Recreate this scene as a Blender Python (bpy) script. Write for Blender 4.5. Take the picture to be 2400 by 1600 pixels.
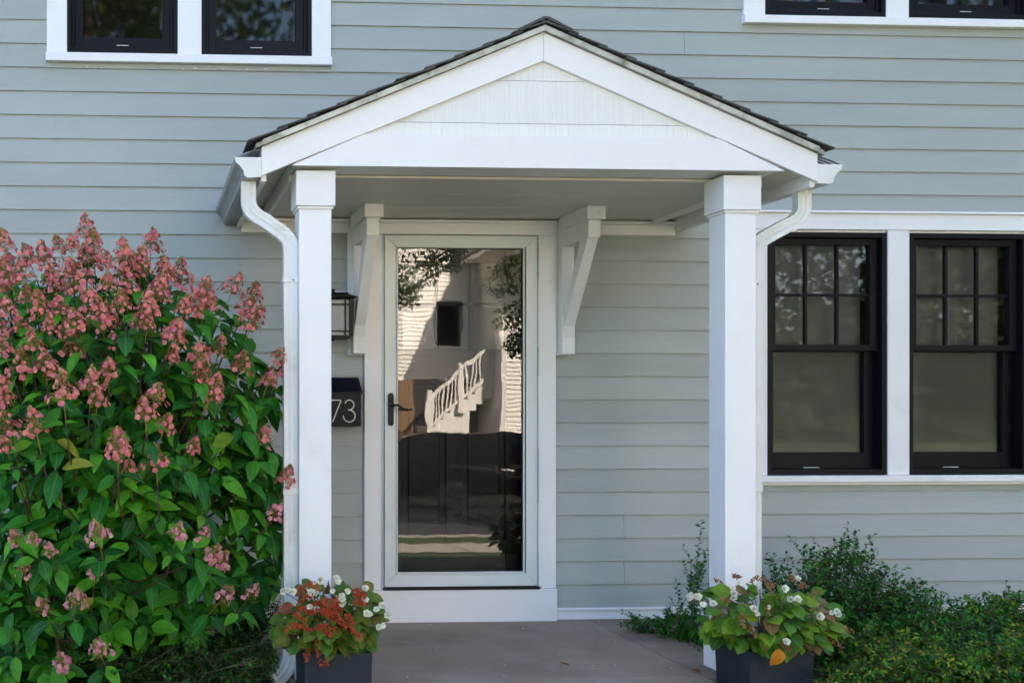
import bpy, bmesh, math, random
from mathutils import Vector, Matrix, noise
random.seed(7)
R = math.radians
scn = bpy.context.scene
for o in list(bpy.data.objects): bpy.data.objects.remove(o)

# ------------------------------------------------------------------ camera
YAW = 3.04
cam_d = bpy.data.cameras.new('camera'); cam = bpy.data.objects.new('camera', cam_d)
scn.collection.objects.link(cam); scn.camera = cam
cam.location = (0, -6.375, 1.30); cam.rotation_euler = (R(90), 0, R(-YAW))
cam_d.sensor_width = 36; cam_d.lens = 38.25; cam_d.shift_x = 0.3019; cam_d.shift_y = 0.0583
cam_d.clip_start = 0.05; cam_d.clip_end = 600

# ------------------------------------------------------------------ world, sun
SUN = Vector((-0.50, -1.10, -1.0)).normalized()          # direction the light travels
el = math.asin(-SUN.z); az = math.atan2(-SUN.x, -SUN.y)   # azimuth of the sun from +Y, clockwise
w = bpy.data.worlds.new('World'); scn.world = w; w.use_nodes = True
nt = w.node_tree; nt.nodes.clear()
sky = nt.nodes.new('ShaderNodeTexSky'); sky.sky_type = 'NISHITA'; sky.sun_disc = False
sky.sun_elevation = el; sky.sun_rotation = az
sky.air_density = 1.0; sky.dust_density = 3.0; sky.ozone_density = 1.0
bg = nt.nodes.new('ShaderNodeBackground'); bg.inputs[1].default_value = 0.115
wo = nt.nodes.new('ShaderNodeOutputWorld')
nt.links.new(sky.outputs[0], bg.inputs[0]); nt.links.new(bg.outputs[0], wo.inputs[0])
sd = bpy.data.lights.new('sun', 'SUN'); sd.energy = 5.0; sd.angle = R(0.5); sd.color = (1, 0.90, 0.76)
so = bpy.data.objects.new('sun', sd); scn.collection.objects.link(so)
so.rotation_euler = SUN.to_track_quat('-Z', 'Y').to_euler(); so.location = (5, 8, 12)
scn.view_settings.view_transform = 'Standard'; scn.view_settings.look = 'None'
scn.view_settings.exposure = 2.95; scn.view_settings.gamma = 1
scn.render.engine = 'CYCLES'
scn.cycles.max_bounces = 10; scn.cycles.transparent_max_bounces = 16

# ------------------------------------------------------------------ materials
def mat(name, col, rough=0.5, var=0.0, vscale=3.0, stretch=(1,1,1), bump=0.0, bscale=60, bstretch=(1,1,1),
        metal=0.0, spec=0.5, dirt=None, dscale=2.0, dlo=0.5, dhi=0.75, rvar=0.0):
    m = bpy.data.materials.new(name); m.use_nodes = True
    N = m.node_tree.nodes; L = m.node_tree.links; b = N['Principled BSDF']
    b.inputs['Roughness'].default_value = rough; b.inputs['Metallic'].default_value = metal
    b.inputs['Specular IOR Level'].default_value = spec
    b.inputs['Base Color'].default_value = (*col, 1)
    tc = N.new('ShaderNodeNewGeometry')
    def coords(s):
        mp = N.new('ShaderNodeMapping'); mp.inputs['Scale'].default_value = s
        L.new(tc.outputs['Position'], mp.inputs['Vector']); return mp.outputs[0]
    cur = None
    if var > 0:
        n = N.new('ShaderNodeTexNoise'); n.inputs['Scale'].default_value = vscale; n.inputs['Detail'].default_value = 5
        L.new(coords(stretch), n.inputs['Vector'])
        oi = N.new('ShaderNodeObjectInfo')
        a = N.new('ShaderNodeMath'); a.operation = 'MULTIPLY_ADD'; L.new(oi.outputs['Random'], a.inputs[0]); a.inputs[1].default_value = 0.5; 
        L.new(n.outputs[0], a.inputs[2])
        r = N.new('ShaderNodeMapRange'); r.inputs[1].default_value = 0.4; r.inputs[2].default_value = 1.1
        r.inputs[3].default_value = 1 - var; r.inputs[4].default_value = 1 + var
        L.new(a.outputs[0], r.inputs[0])
        mx = N.new('ShaderNodeVectorMath'); mx.operation = 'SCALE'; mx.inputs[0].default_value = col
        L.new(r.outputs[0], mx.inputs['Scale']); cur = mx.outputs[0]
    if dirt:
        n2 = N.new('ShaderNodeTexNoise'); n2.inputs['Scale'].default_value = dscale; n2.inputs['Detail'].default_value = 8
        n2.inputs['Roughness'].default_value = 0.65
        L.new(coords(stretch), n2.inputs['Vector'])
        r2 = N.new('ShaderNodeMapRange'); r2.inputs[1].default_value = dlo; r2.inputs[2].default_value = dhi
        L.new(n2.outputs[0], r2.inputs[0])
        mc = N.new('ShaderNodeMix'); mc.data_type = 'RGBA'; L.new(r2.outputs[0], mc.inputs[0])
        if cur: L.new(cur, mc.inputs[6])
        else: mc.inputs[6].default_value = (*col, 1)
        mc.inputs[7].default_value = (*dirt, 1); cur = mc.outputs[2]
    if cur: L.new(cur, b.inputs['Base Color'])
    if bump > 0:
        n3 = N.new('ShaderNodeTexNoise'); n3.inputs['Scale'].default_value = bscale; n3.inputs['Detail'].default_value = 4
        L.new(coords(bstretch), n3.inputs['Vector'])
        bp = N.new('ShaderNodeBump'); bp.inputs['Strength'].default_value = bump; bp.inputs['Distance'].default_value = 0.004
        L.new(n3.outputs[0], bp.inputs['Height']); L.new(bp.outputs[0], b.inputs['Normal'])
    return m

def leafmat(name, c1, c2, c3, vein=(0.16,0.24,0.08), rough=0.42, trans=0.14, odd=None, oddp=0.04, veins=0.5):
    """leaf colour varies leaf by leaf; midrib and side veins follow the leaf's own UVs"""
    m = bpy.data.materials.new(name); m.use_nodes = True
    N = m.node_tree.nodes; L = m.node_tree.links; b = N['Principled BSDF']
    g = N.new('ShaderNodeNewGeometry'); oi = N.new('ShaderNodeObjectInfo')
    a = N.new('ShaderNodeMath'); a.operation = 'ADD'; L.new(g.outputs['Random Per Island'], a.inputs[0]); L.new(oi.outputs['Random'], a.inputs[1])
    f = N.new('ShaderNodeMath'); f.operation = 'FRACT'; L.new(a.outputs[0], f.inputs[0])
    cr = N.new('ShaderNodeValToRGB'); e = cr.color_ramp.elements
    e[0].position = 0; e[0].color = (*c1, 1); e[1].position = 0.9; e[1].color = (*c3, 1)
    x = e.new(0.5); x.color = (*c2, 1)
    if odd:
        x = e.new(1 - oddp - 0.005); x.color = (*c3, 1); x = e.new(1 - oddp + 0.005); x.color = (*odd, 1)
    L.new(f.outputs[0], cr.inputs[0])
    uv = N.new('ShaderNodeTexCoord'); sp = N.new('ShaderNodeSeparateXYZ'); L.new(uv.outputs['UV'], sp.inputs[0])
    d = N.new('ShaderNodeMath'); d.operation = 'SUBTRACT'; L.new(sp.outputs[0], d.inputs[0]); d.inputs[1].default_value = 0.5
    ab = N.new('ShaderNodeMath'); ab.operation = 'ABSOLUTE'; L.new(d.outputs[0], ab.inputs[0])
    mr = N.new('ShaderNodeMapRange'); L.new(ab.outputs[0], mr.inputs[0]); mr.inputs[1].default_value = 0.012; mr.inputs[2].default_value = 0.045
    mr.inputs[3].default_value = 1; mr.inputs[4].default_value = 0
    sv = N.new('ShaderNodeMath'); sv.operation = 'MULTIPLY_ADD'; L.new(ab.outputs[0], sv.inputs[0]); sv.inputs[1].default_value = -0.7; L.new(sp.outputs[1], sv.inputs[2])
    sn = N.new('ShaderNodeMath'); sn.operation = 'MULTIPLY'; L.new(sv.outputs[0], sn.inputs[0]); sn.inputs[1].default_value = 46
    si = N.new('ShaderNodeMath'); si.operation = 'SINE'; L.new(sn.outputs[0], si.inputs[0])
    ms = N.new('ShaderNodeMapRange'); L.new(si.outputs[0], ms.inputs[0]); ms.inputs[1].default_value = 0.9; ms.inputs[2].default_value = 1.0; ms.inputs[4].default_value = 0.4
    mm = N.new('ShaderNodeMath'); mm.operation = 'MAXIMUM'; L.new(mr.outputs[0], mm.inputs[0]); L.new(ms.outputs[0], mm.inputs[1])
    sc = N.new('ShaderNodeMath'); sc.operation = 'MULTIPLY'; L.new(mm.outputs[0], sc.inputs[0]); sc.inputs[1].default_value = veins
    n = N.new('ShaderNodeTexNoise'); n.inputs['Scale'].default_value = 22; L.new(g.outputs['Position'], n.inputs['Vector'])
    r = N.new('ShaderNodeMapRange'); L.new(n.outputs[0], r.inputs[0]); r.inputs[1].default_value = .3; r.inputs[2].default_value = .7
    r.inputs[3].default_value = 0.75; r.inputs[4].default_value = 1.25
    vm = N.new('ShaderNodeVectorMath'); vm.operation = 'SCALE'; L.new(cr.outputs[0], vm.inputs[0]); L.new(r.outputs[0], vm.inputs['Scale'])
    mc = N.new('ShaderNodeMix'); mc.data_type = 'RGBA'; L.new(sc.outputs[0], mc.inputs[0]); L.new(vm.outputs[0], mc.inputs[6]); mc.inputs[7].default_value = (*vein, 1)
    L.new(mc.outputs[2], b.inputs['Base Color']); b.inputs['Roughness'].default_value = rough; b.inputs['Specular IOR Level'].default_value = 0.16
    bp = N.new('ShaderNodeBump'); bp.inputs['Strength'].default_value = 0.5; bp.inputs['Distance'].default_value = 0.002; bp.invert = True
    L.new(mm.outputs[0], bp.inputs['Height']); L.new(bp.outputs[0], b.inputs['Normal'])
    t = N.new('ShaderNodeBsdfTranslucent'); L.new(mc.outputs[2], t.inputs[0])
    mx = N.new('ShaderNodeMixShader'); mx.inputs[0].default_value = trans
    L.new(b.outputs[0], mx.inputs[1]); L.new(t.outputs[0], mx.inputs[2]); L.new(mx.outputs[0], N['Material Output'].inputs[0])
    return m

def glassmat(name, k=2.0, tint=(0.93,0.95,0.94), rough=0.0):
    m = bpy.data.materials.new(name); m.use_nodes = True
    N = m.node_tree.nodes; L = m.node_tree.links; N.remove(N['Principled BSDF'])
    fr = N.new('ShaderNodeFresnel'); fr.inputs[0].default_value = 1.52
    mu = N.new('ShaderNodeMath'); mu.operation = 'MULTIPLY'; mu.use_clamp = True; mu.inputs[1].default_value = k; L.new(fr.outputs[0], mu.inputs[0])
    gl = N.new('ShaderNodeBsdfGlossy'); gl.inputs['Roughness'].default_value = rough
    tr = N.new('ShaderNodeBsdfTransparent'); tr.inputs[0].default_value = (*tint, 1)
    mx = N.new('ShaderNodeMixShader'); L.new(mu.outputs[0], mx.inputs[0]); L.new(tr.outputs[0], mx.inputs[1]); L.new(gl.outputs[0], mx.inputs[2])
    L.new(mx.outputs[0], N['Material Output'].inputs[0])
    return m

M = {}
M['siding'] = mat('siding_paint', (0.362,0.384,0.362), 0.55, 0.08, 1.3, (0.5,1,2), 0.35, 14, (1,1,22), spec=0.35, dirt=(0.29,0.32,0.31), dscale=1.1, dlo=.5, dhi=.85)
M['white'] = mat('white_trim_paint', (0.78,0.762,0.765), 0.45, 0.035, 2.5, (1,1,1), 0.22, 36, (1,1,1), dirt=(0.60,0.58,0.55), dscale=3.0, dlo=.58, dhi=.9)
M['shake'] = mat('striated_white_shake', (0.78,0.77,0.74), 0.5, 0.04, 8, (6,1,.4), 0.3, 60, (2.6,1,0.1), dirt=(0.70,0.68,0.62), dscale=9, dlo=.6, dhi=.95)
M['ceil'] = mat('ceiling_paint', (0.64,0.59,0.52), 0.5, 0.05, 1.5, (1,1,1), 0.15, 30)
M['gutter'] = mat('gutter_enamel', (0.72,0.72,0.71), 0.38, 0.05, 3, (1,1,1), 0.1, 20, dirt=(0.52,0.49,0.43), dscale=5, dlo=.55, dhi=.85)
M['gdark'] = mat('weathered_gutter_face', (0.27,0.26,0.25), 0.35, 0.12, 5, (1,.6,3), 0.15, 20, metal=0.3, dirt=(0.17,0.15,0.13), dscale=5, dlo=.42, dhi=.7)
M['storm'] = mat('storm_door_enamel', (0.66,0.69,0.68), 0.33, 0.02, 2)
M['zbar'] = mat('zbar_aluminium', (0.42,0.50,0.56), 0.3, 0.04, 6, metal=0.2)
M['black'] = mat('black_window_paint', (0.0045,0.0045,0.0075), 0.42, 0.2, 5, spec=0.16)
M['door'] = mat('black_door_paint', (0.004,0.004,0.005), 0.4, 0.1, 5, spec=0.16)
M['hardware'] = mat('black_iron', (0.005,0.005,0.006), 0.45, 0.1, 9, bump=0.3, bscale=90, spec=0.25)
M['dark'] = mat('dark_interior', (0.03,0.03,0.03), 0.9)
M['shade'] = mat('grey_roller_shade', (0.155,0.15,0.15), 0.85, 0.06, 4, (1,1,4), 0.3, 160)
M['shingle'] = mat('charcoal_shingle', (0.07,0.066,0.066), 0.9, 0.35, 16, bump=1.0, bscale=260)
M['drip'] = mat('drip_edge_metal', (0.44,0.45,0.41), 0.35, 0.1, 8, metal=0.2, dirt=(0.16,0.17,0.13), dscale=9, dlo=.45, dhi=.7)
M['seam'] = mat('caulk_seam', (0.30,0.29,0.26), 0.8)
M['concrete'] = mat('porch_concrete', (0.235,0.172,0.128), 0.8, 0.32, 2.2, (1,1,1), 0.35, 130, dirt=(0.30,0.24,0.19), dscale=2.6, dlo=.48, dhi=.72)
M['foundation'] = mat('foundation_concrete', (0.27,0.25,0.22), 0.85, 0.15, 3, bump=.5, bscale=60)
M['pot'] = mat('slate_planter', (0.018,0.024,0.033), 0.55, 0.15, 5, bump=.15, bscale=90, spec=.25)
M['soil'] = mat('dark_mulch', (0.028,0.02,0.014), 0.95, 0.4, 25, bump=1, bscale=60)
M['grass'] = mat('lawn_grass', (0.045,0.075,0.018), 0.9, 0.35, 6, bump=1, bscale=80, dirt=(0.06,0.07,0.025), dscale=1.5)
M['asphalt'] = mat('asphalt', (0.05,0.05,0.052), 0.9, 0.15, 4, bump=.5, bscale=200)
M['walk'] = mat('pale_pavement', (0.38,0.33,0.27), 0.85, 0.12, 2, bump=.4, bscale=90)
M['mail'] = mat('mailbox_black', (0.004,0.006,0.012), 0.36, 0.3, 12, bump=.25, bscale=50, spec=.12, dirt=(0.012,0.02,0.03), dscale=22, dlo=.55, dhi=.75)
M['digit'] = mat('cream_metal', (0.72,0.62,0.50), 0.4)
M['frost'] = mat('frosted_glass', (0.34,0.34,0.31), 0.4, 0.15, 12, spec=.2)
M['stem'] = mat('red_brown_stem', (0.075,0.028,0.02), 0.7, .3, 20)
M['twig'] = mat('grey_brown_twig', (0.12,0.085,0.05), 0.85, .3, 20)
M['bark'] = mat('bark', (0.09,0.07,0.05), 0.95, .3, 6, (1,1,.3), 1, 20, (1,1,.2))
M['bud'] = mat('olive_bud', (0.30,0.20,0.055), 0.7, .3, 60)
M['hleaf'] = leafmat('hydrangea_leaf', (0.006,0.055,0.009), (0.020,0.145,0.010), (0.075,0.26,0.010), odd=(0.30,0.27,0.03), oddp=0.005, vein=(0.14,0.24,0.06), veins=.4)
M['petal'] = leafmat('hydrangea_petal', (0.56,0.135,0.11), (0.70,0.26,0.19), (0.62,0.13,0.18), rough=0.6, trans=0.25, odd=(0.62,0.14,0.30), oddp=0.06, vein=(0.6,0.25,0.2), veins=0.1)
M['petal2'] = leafmat('pale_pink_petal', (0.66,0.22,0.27), (0.66,0.34,0.26), (0.60,0.13,0.30), rough=0.6, trans=0.25, odd=(0.62,0.50,0.32), oddp=0.12, vein=(0.6,0.3,0.3), veins=0.1)
M['box'] = leafmat('boxwood_leaf', (0.007,0.06,0.010), (0.016,0.12,0.012), (0.05,0.20,0.010), rough=0.4, trans=0.15, veins=0.0)
M['yew'] = leafmat('yellow_green_leaf', (0.02,0.09,0.008), (0.07,0.17,0.009), (0.24,0.28,0.014), rough=0.5, trans=0.2, veins=0.0, odd=(0.26,0.13,0.02), oddp=0.05)
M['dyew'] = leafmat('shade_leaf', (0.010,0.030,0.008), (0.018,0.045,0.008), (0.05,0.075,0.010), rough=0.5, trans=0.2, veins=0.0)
M['bleaf'] = leafmat('begonia_leaf', (0.05,0.12,0.012), (0.075,0.14,0.014), (0.13,0.12,0.016), rough=0.38, odd=(0.17,0.06,0.02), oddp=0.10, vein=(0.16,0.2,0.04))
M['bleaf2'] = leafmat('begonia_leaf_green', (0.028,0.095,0.007), (0.06,0.155,0.008), (0.16,0.24,0.010), rough=0.38, odd=(0.16,0.09,0.03), oddp=0.09, vein=(0.18,0.28,0.06))
M['wpetal'] = leafmat('white_petal', (0.80,0.80,0.62), (0.84,0.84,0.74), (0.80,0.76,0.60), rough=0.5, trans=0.3, vein=(.8,.75,.5), veins=0.1)
M['redfl'] = leafmat('red_floret', (0.42,0.045,0.015), (0.46,0.09,0.025), (0.32,0.03,0.03), rough=0.55, trans=0.2, veins=0)
M['dry'] = leafmat('dry_brown_floret', (0.30,0.12,0.05), (0.36,0.18,0.07), (0.22,0.08,0.04), rough=0.7, trans=0.2, veins=0)
M['orleaf'] = leafmat('orange_leaf', (0.50,0.20,0.02), (0.50,0.20,0.02), (0.50,0.20,0.02), rough=0.5, vein=(0.35,0.12,0.02), veins=.6)
M['tleaf'] = leafmat('tree_leaf', (0.014,0.035,0.008), (0.026,0.055,0.010), (0.045,0.075,0.014), rough=0.5, trans=0.25, veins=0)
M['glass'] = glassmat('window_glass', 1.4, rough=.03)
M['screen'] = glassmat('screened_glass', 1.7, (.8,.82,.8), .045)
M['sashglass'] = glassmat('upper_sash_glass', 2.2, rough=.02)
M['glassd'] = glassmat('storm_glass', 2.0, (0.90,0.92,0.91))
M['osiding'] = mat('cream_siding', (0.80,0.745,0.68), 0.6, 0.03, 1.0)
M['owhite'] = mat('warm_white_paint', (0.80,0.76,0.70), 0.5)
M['obrown'] = mat('tan_stucco', (0.24,0.14,0.075), 0.9, .2, 1.5, (1,1,3))
M['carpaint'] = mat('black_car_paint', (0.002,0.002,0.003), 0.12, spec=0.3)
M['rubber'] = mat('tyre_rubber', (0.02,0.02,0.02), 0.8)
M['rim'] = mat('alloy_rim', (0.18,0.18,0.19), 0.3, metal=0.9)
M['roofmat'] = mat('house_roof_shingle', (0.06,0.06,0.06), 0.9, .3, 5)

# ------------------------------------------------------------------ helpers
COL = scn.collection
def link(o): COL.objects.link(o); return o
def tag(o, label=None, cat=None, group=None, kind=None):
    if label: o['label'] = label
    if cat: o['category'] = cat
    if group: o['group'] = group
    if kind: o['kind'] = kind
    return o
def parent(o, p):
    o.parent = p
    loc = Vector((0,0,0)); q = p
    while q is not None: loc += q.location; q = q.parent
    if p.get('_abs'): loc = Vector(p['_abs'])
    o.matrix_parent_inverse = Matrix.Translation(-loc); return o
def thing(name, label, cat, loc=(0,0,0), group=None):
    o = link(bpy.data.objects.new(name, None)); o.location = loc; o.empty_display_size = 0.2
    return tag(o, label, cat, group)
def obj(name, bm, m, p=None, smooth=False, kind=None, label=None):
    me = bpy.data.meshes.new(name); bm.to_mesh(me); bm.free()
    for x in (m if isinstance(m, (list,tuple)) else [m]): me.materials.append(x)
    if smooth: me.polygons.foreach_set('use_smooth', [True]*len(me.polygons))
    o = link(bpy.data.objects.new(name, me))
    if p: parent(o, p)
    return tag(o, label, None, None, kind)
def inst(name, me, Mx, p=None):
    o = link(bpy.data.objects.new(name, me))
    if p: parent(o, p)
    o.matrix_basis = Mx
    return o
def sub(o, p):
    """second level: the parent mesh sits at its thing's own frame, so no offset"""
    o.parent = p; return o

def BM(): return bmesh.new()
def bx(bm, x0, x1, y0, y1, z0, z1, bev=0.0, mi=0):
    vs = [bm.verts.new(v) for v in ((x0,y0,z0),(x1,y0,z0),(x1,y1,z0),(x0,y1,z0),(x0,y0,z1),(x1,y0,z1),(x1,y1,z1),(x0,y1,z1))]
    fs = [bm.faces.new([vs[i] for i in f]) for f in ((0,3,2,1),(4,5,6,7),(0,1,5,4),(1,2,6,5),(2,3,7,6),(3,0,4,7))]
    for f in fs: f.material_index = mi
    if bev > 0:
        es = list({e for f in fs for e in f.edges})
        bmesh.ops.bevel(bm, geom=es, offset=bev, segments=2, affect='EDGES', profile=0.5)
    return bm
def box(name, x0, x1, y0, y1, z0, z1, m, p=None, bev=0.0025, label=None, **k):
    return obj(name, bx(BM(), min(x0,x1), max(x0,x1), min(y0,y1), max(y0,y1), min(z0,z1), max(z0,z1), bev), m, p, label=label, **k)
def prism_xz(bm, pts, y0, y1):
    a = [bm.verts.new((x,y0,z)) for x,z in pts]; b = [bm.verts.new((x,y1,z)) for x,z in pts]
    n = len(pts); bm.faces.new(a); bm.faces.new(b[::-1])
    for i in range(n): bm.faces.new((a[i], b[i], b[(i+1)%n], a[(i+1)%n]))
    bmesh.ops.recalc_face_normals(bm, faces=bm.faces[:]); return bm
def prism_yz(bm, pts, x0, x1):
    a = [bm.verts.new((x0,y,z)) for y,z in pts]; b = [bm.verts.new((x1,y,z)) for y,z in pts]
    n = len(pts); bm.faces.new(a); bm.faces.new(b[::-1])
    for i in range(n): bm.faces.new((a[i], b[i], b[(i+1)%n], a[(i+1)%n]))
    bmesh.ops.recalc_face_normals(bm, faces=bm.faces[:]); return bm
def sweep(bm, pts, prof, ref=Vector((0,1,0)), scales=None, cap=True):
    pts = [Vector(p) for p in pts]; rings = []
    for i, p in enumerate(pts):
        t = (pts[min(i+1,len(pts)-1)] - pts[max(i-1,0)]).normalized()
        n = ref - t*ref.dot(t)
        if n.length < 1e-4: n = Vector((1,0,0)) - t*t.x
        n.normalize(); b = t.cross(n); s = scales[i] if scales else 1
        rings.append([bm.verts.new(p + (b*u + n*v)*s) for u, v in prof])
    k = len(prof)
    for r0, r1 in zip(rings, rings[1:]):
        for j in range(k): bm.faces.new((r0[j], r0[(j+1)%k], r1[(j+1)%k], r1[j]))
    if cap: bm.faces.new(rings[0][::-1]); bm.faces.new(rings[-1])
    return bm
def circ(r, n=8): return [(r*math.cos(2*math.pi*i/n), r*math.sin(2*math.pi*i/n)) for i in range(n)]
def tube(bm, pts, r, n=6, r2=None):
    m = len(pts); sc = [1 + ((r2/r) - 1)*i/(m-1) if r2 else 1 for i in range(m)]
    return sweep(bm, pts, circ(r, n), Vector((0.13,0.97,0.2)).normalized(), sc)
def sphere(bm, c, r, seg=12, rings=8, sz=1):
    mt = Matrix.Translation(c) @ Matrix.Diagonal((r,r,r*sz,1))
    bmesh.ops.create_uvsphere(bm, u_segments=seg, v_segments=rings, radius=1, matrix=mt); return bm
def cyl(bm, p0, p1, r, n=16, r2=None):
    return tube(bm, [p0, p1], r, n, r2)
def struct(name, bm, m, smooth=False): return obj(name, bm, m, None, smooth, kind='structure')

# ------------------------------------------------------------------ ground, street
def gz(y):
    P = [(400,-0.16),(-1.5,-0.16),(-4,-0.32),(-8.2,-0.78),(-11.2,-0.92),(-11.4,-1.12),(-20.4,-1.12),(-20.6,-0.98),(-400,-0.98)]
    for (a, za), (b, zb) in zip(P, P[1:]):
        if y <= a and y >= b: return za + (zb-za)*(a-y)/(a-b)
    return -0.98
bm = BM(); ys = [150,-1.5,-4,-8.2,-11.2,-11.4,-20.4,-20.6,-150]; row = []
for y in ys: row.append([bm.verts.new((x, y, gz(y))) for x in (-160,-40,-10,0,10,40,160)])
for a, b in zip(row, row[1:]):
    for i in range(6): bm.faces.new((a[i], b[i], b[i+1], a[i+1]))
struct('lawn', bm, M['grass'])
bm = BM(); bx(bm, -80, 80, -20.3, -11.5, -1.119, -1.112); struct('road', bm, M['asphalt'])
bm = BM()
for i in range(-30, 40):
    a = [bm.verts.new(v) for v in ((i*1.5+.01,-9.9,gz(-9.9)+.012),(i*1.5+1.49,-9.9,gz(-9.9)+.012),(i*1.5+1.49,-8.5,gz(-8.5)+.012),(i*1.5+.01,-8.5,gz(-8.5)+.012))]
    bm.faces.new(a)
struct('pavement', bm, M['walk'])
bm = BM(); bx(bm, -60, 60, -11.42, -11.27, -1.11, -0.90, .01); struct('kerb', bm, M['foundation'])
bm = BM()
for (x0,x1) in ((-5,0.66),(2.97,10)): bx(bm, x0, x1, -2.4, -0.005, -0.156, -0.13)
struct('planting_bed', bm, M['soil'])

# ------------------------------------------------------------------ porch slab and walk
XL, XR = 0.675, 2.955
porch_slab = thing('porch_slab', 'brown-grey concrete porch floor below the front door', 'porch floor', (1.8,-0.7,0))
box('slab', XL, 2.6385, -1.372, -0.012, -0.155, 0.0, M['concrete'], porch_slab, 0.004)
box('slab', 2.6415, XR, -1.372, -0.012, -0.155, -0.001, M['concrete'], porch_slab, 0.004)
box('slab', 1.03, 2.6385, -1.52, -1.3725, -0.155, 0.0, M['concrete'], porch_slab, 0.004)
box('slab', XL+.01, XR-.01, -1.36, -.02, -.16, -.012, M['seam'], porch_slab, 0)
bm = BM()
for (a, b) in (((0.9,-0.012),(1.7,-0.012)),): pass
bx(bm, 0.55, 3.1, -2.3, -1.374, -0.30, -0.1705, .006)
obj('step', bm, M['concrete'], porch_slab)
bm = BM(); v = [bm.verts.new(q) for q in ((1.15,-2.3,-.175),(2.5,-2.3,-.175),(2.5,-8.5,gz(-8.5)+.02),(1.15,-8.5,gz(-8.5)+.02))]
v2 = [bm.verts.new(q.co + Vector((0,0,-.12))) for q in v]
bm.faces.new(v[::-1]); 
for i in range(4): bm.faces.new((v[i], v[(i+1)%4], v2[(i+1)%4], v2[i]))
struct('garden_path', bm, M['walk'])

# ------------------------------------------------------------------ THE HOUSE
house = thing('house', 'grey-blue clapboard house with white trim and black windows', 'house', (2.2,0,0))
WX0, WX1, WZ1 = -6.0, 11.0, 6.0
Z0, EXP = 0.208, 0.1378
openings = [(-0.57,1.091,3.258,4.9), (3.588,5.50,3.564,5.1), (3.60,5.50,0.798,2.445), (1.288,2.435,-0.1,2.37)]
glassholes = [(-0.452,0.19,3.318,4.75),(0.33,0.978,3.318,4.75),(3.72,4.473,3.612,4.95),(4.615,5.368,3.612,4.95),
              (3.733,4.482,0.856,2.318),(4.618,5.368,0.856,2.318),(1.407,2.324,0.19,2.279)]
# wall core with openings
xs = sorted({WX0, WX1} | {v for h in glassholes for v in h[:2]}); zs = sorted({-0.3, WZ1} | {v for h in glassholes for v in h[2:]})
bm = BM()
for i in range(len(zs)-1):
    run = None
    for j in range(len(xs)):
        solid = False
        if j < len(xs)-1:
            cx, cz = (xs[j]+xs[j+1])/2, (zs[i]+zs[i+1])/2
            solid = not any(h[0] < cx < h[1] and h[2] < cz < h[3] for h in glassholes)
        if solid and run is None: run = xs[j]
        if not solid and run is not None:
            bx(bm, run, xs[j], 0.0, 0.14, zs[i], zs[i+1]); run = None
obj('wall', bm, M['foundation'], house)
bm = BM(); bx(bm, WX0, WX0+.14, 0.14, 8, -.3, WZ1); bx(bm, WX1-.14, WX1, 0.14, 8, -.3, WZ1); bx(bm, WX0, WX1, 8, 8.14, -.3, WZ1)
bx(bm, WX0+.14, WX1-.14, 1.6, 1.7, -.3, WZ1); bx(bm, WX0+.14, WX1-.14, .14, 1.6, 2.75, 2.85)
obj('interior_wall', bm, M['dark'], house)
bm = BM()
prism_yz(bm, [(-0.45,5.75),(-0.45,5.9),(4.0,8.75),(8.45,5.9),(8.45,5.75),(4.0,8.6)], WX0-.3, WX1+.3)
obj('roof', bm, M['roofmat'], house)
bm = BM()
for x in (WX0+.01, WX1-.15): prism_yz(bm, [(0.0,6.0),(8.1,6.0),(4.05,8.6)], x, x+.14)
obj('gable_wall', bm, M['siding'], house)
box('foundation', WX0+.01, WX1-.01, -0.012, 0.0-.001, -0.3, -0.005, M['foundation'], house, 0)

# clapboards, one object per board
def clap(x0, x1, z, zt, ext=0.022):
    bm = BM(); zt2 = zt + ext
    th = 0.0145
    prism_yz(bm, [(-th+.0007,z),(-th,z+0.0015),(-0.0035,zt2),(-0.0005,zt2),(-0.0005,z+.012),(-.006,z)], x0, x1)
    return obj('clapboard', bm, M['siding'], house)
known = {2: [2.86], 0: [2.862], 23: [3.23], -1: [], 9: [], 12: [2.6]}
k = -1; z = Z0 - EXP
rnd = random.Random(3)
while z < 5.8:
    zt = z + EXP
    iv = [(WX0, WX1)]
    cuts = [o for o in openings if o[2] < zt - 0.004 and o[3] > z + 0.004]
    for o in cuts:
        new = []
        for a, b in iv:
            if o[1] <= a or o[0] >= b: new.append((a, b)); continue
            if o[0] > a: new.append((a, o[0]-0.002))
            if o[1] < b: new.append((o[1]+0.002, b))
        iv = new
    for o in cuts:                       # slivers above and below an opening inside the same course
        if o[3] < zt - 0.004: clap(o[0]-.001, o[1]+.001, o[3]+0.001, zt)
        if o[2] > z + 0.004:
            bmx = BM(); f = (o[2]-z)/EXP
            prism_yz(bmx, [(-.0145,z),(-.0145+.009*f,o[2]-.001),(-.0005,o[2]-.001),(-.0005,z)], o[0]-.001, o[1]+.001)
            obj('clapboard', bmx, M['siding'], house)
    for a, b in iv:
        js = [j for j in known.get(k, []) if a+.2 < j < b-.2]
        if not js and b - a > 3.6:
            j = a + rnd.uniform(0.6, 3.0)
            while j < b - .5:
                if j < -1.0 or j > 5.6: js.append(j)
                j += 3.66
        cur = a
        for j in sorted(js): clap(cur, j-.0012, z, zt); cur = j+.0012
        clap(cur, b, z, zt)
    z += EXP; k += 1

# trim round the windows and door
def trim(name, *a, m='white', bev=0.003, label=None): return box(name, *a, M[m], house, bev, label=label)
TY = -0.030
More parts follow.
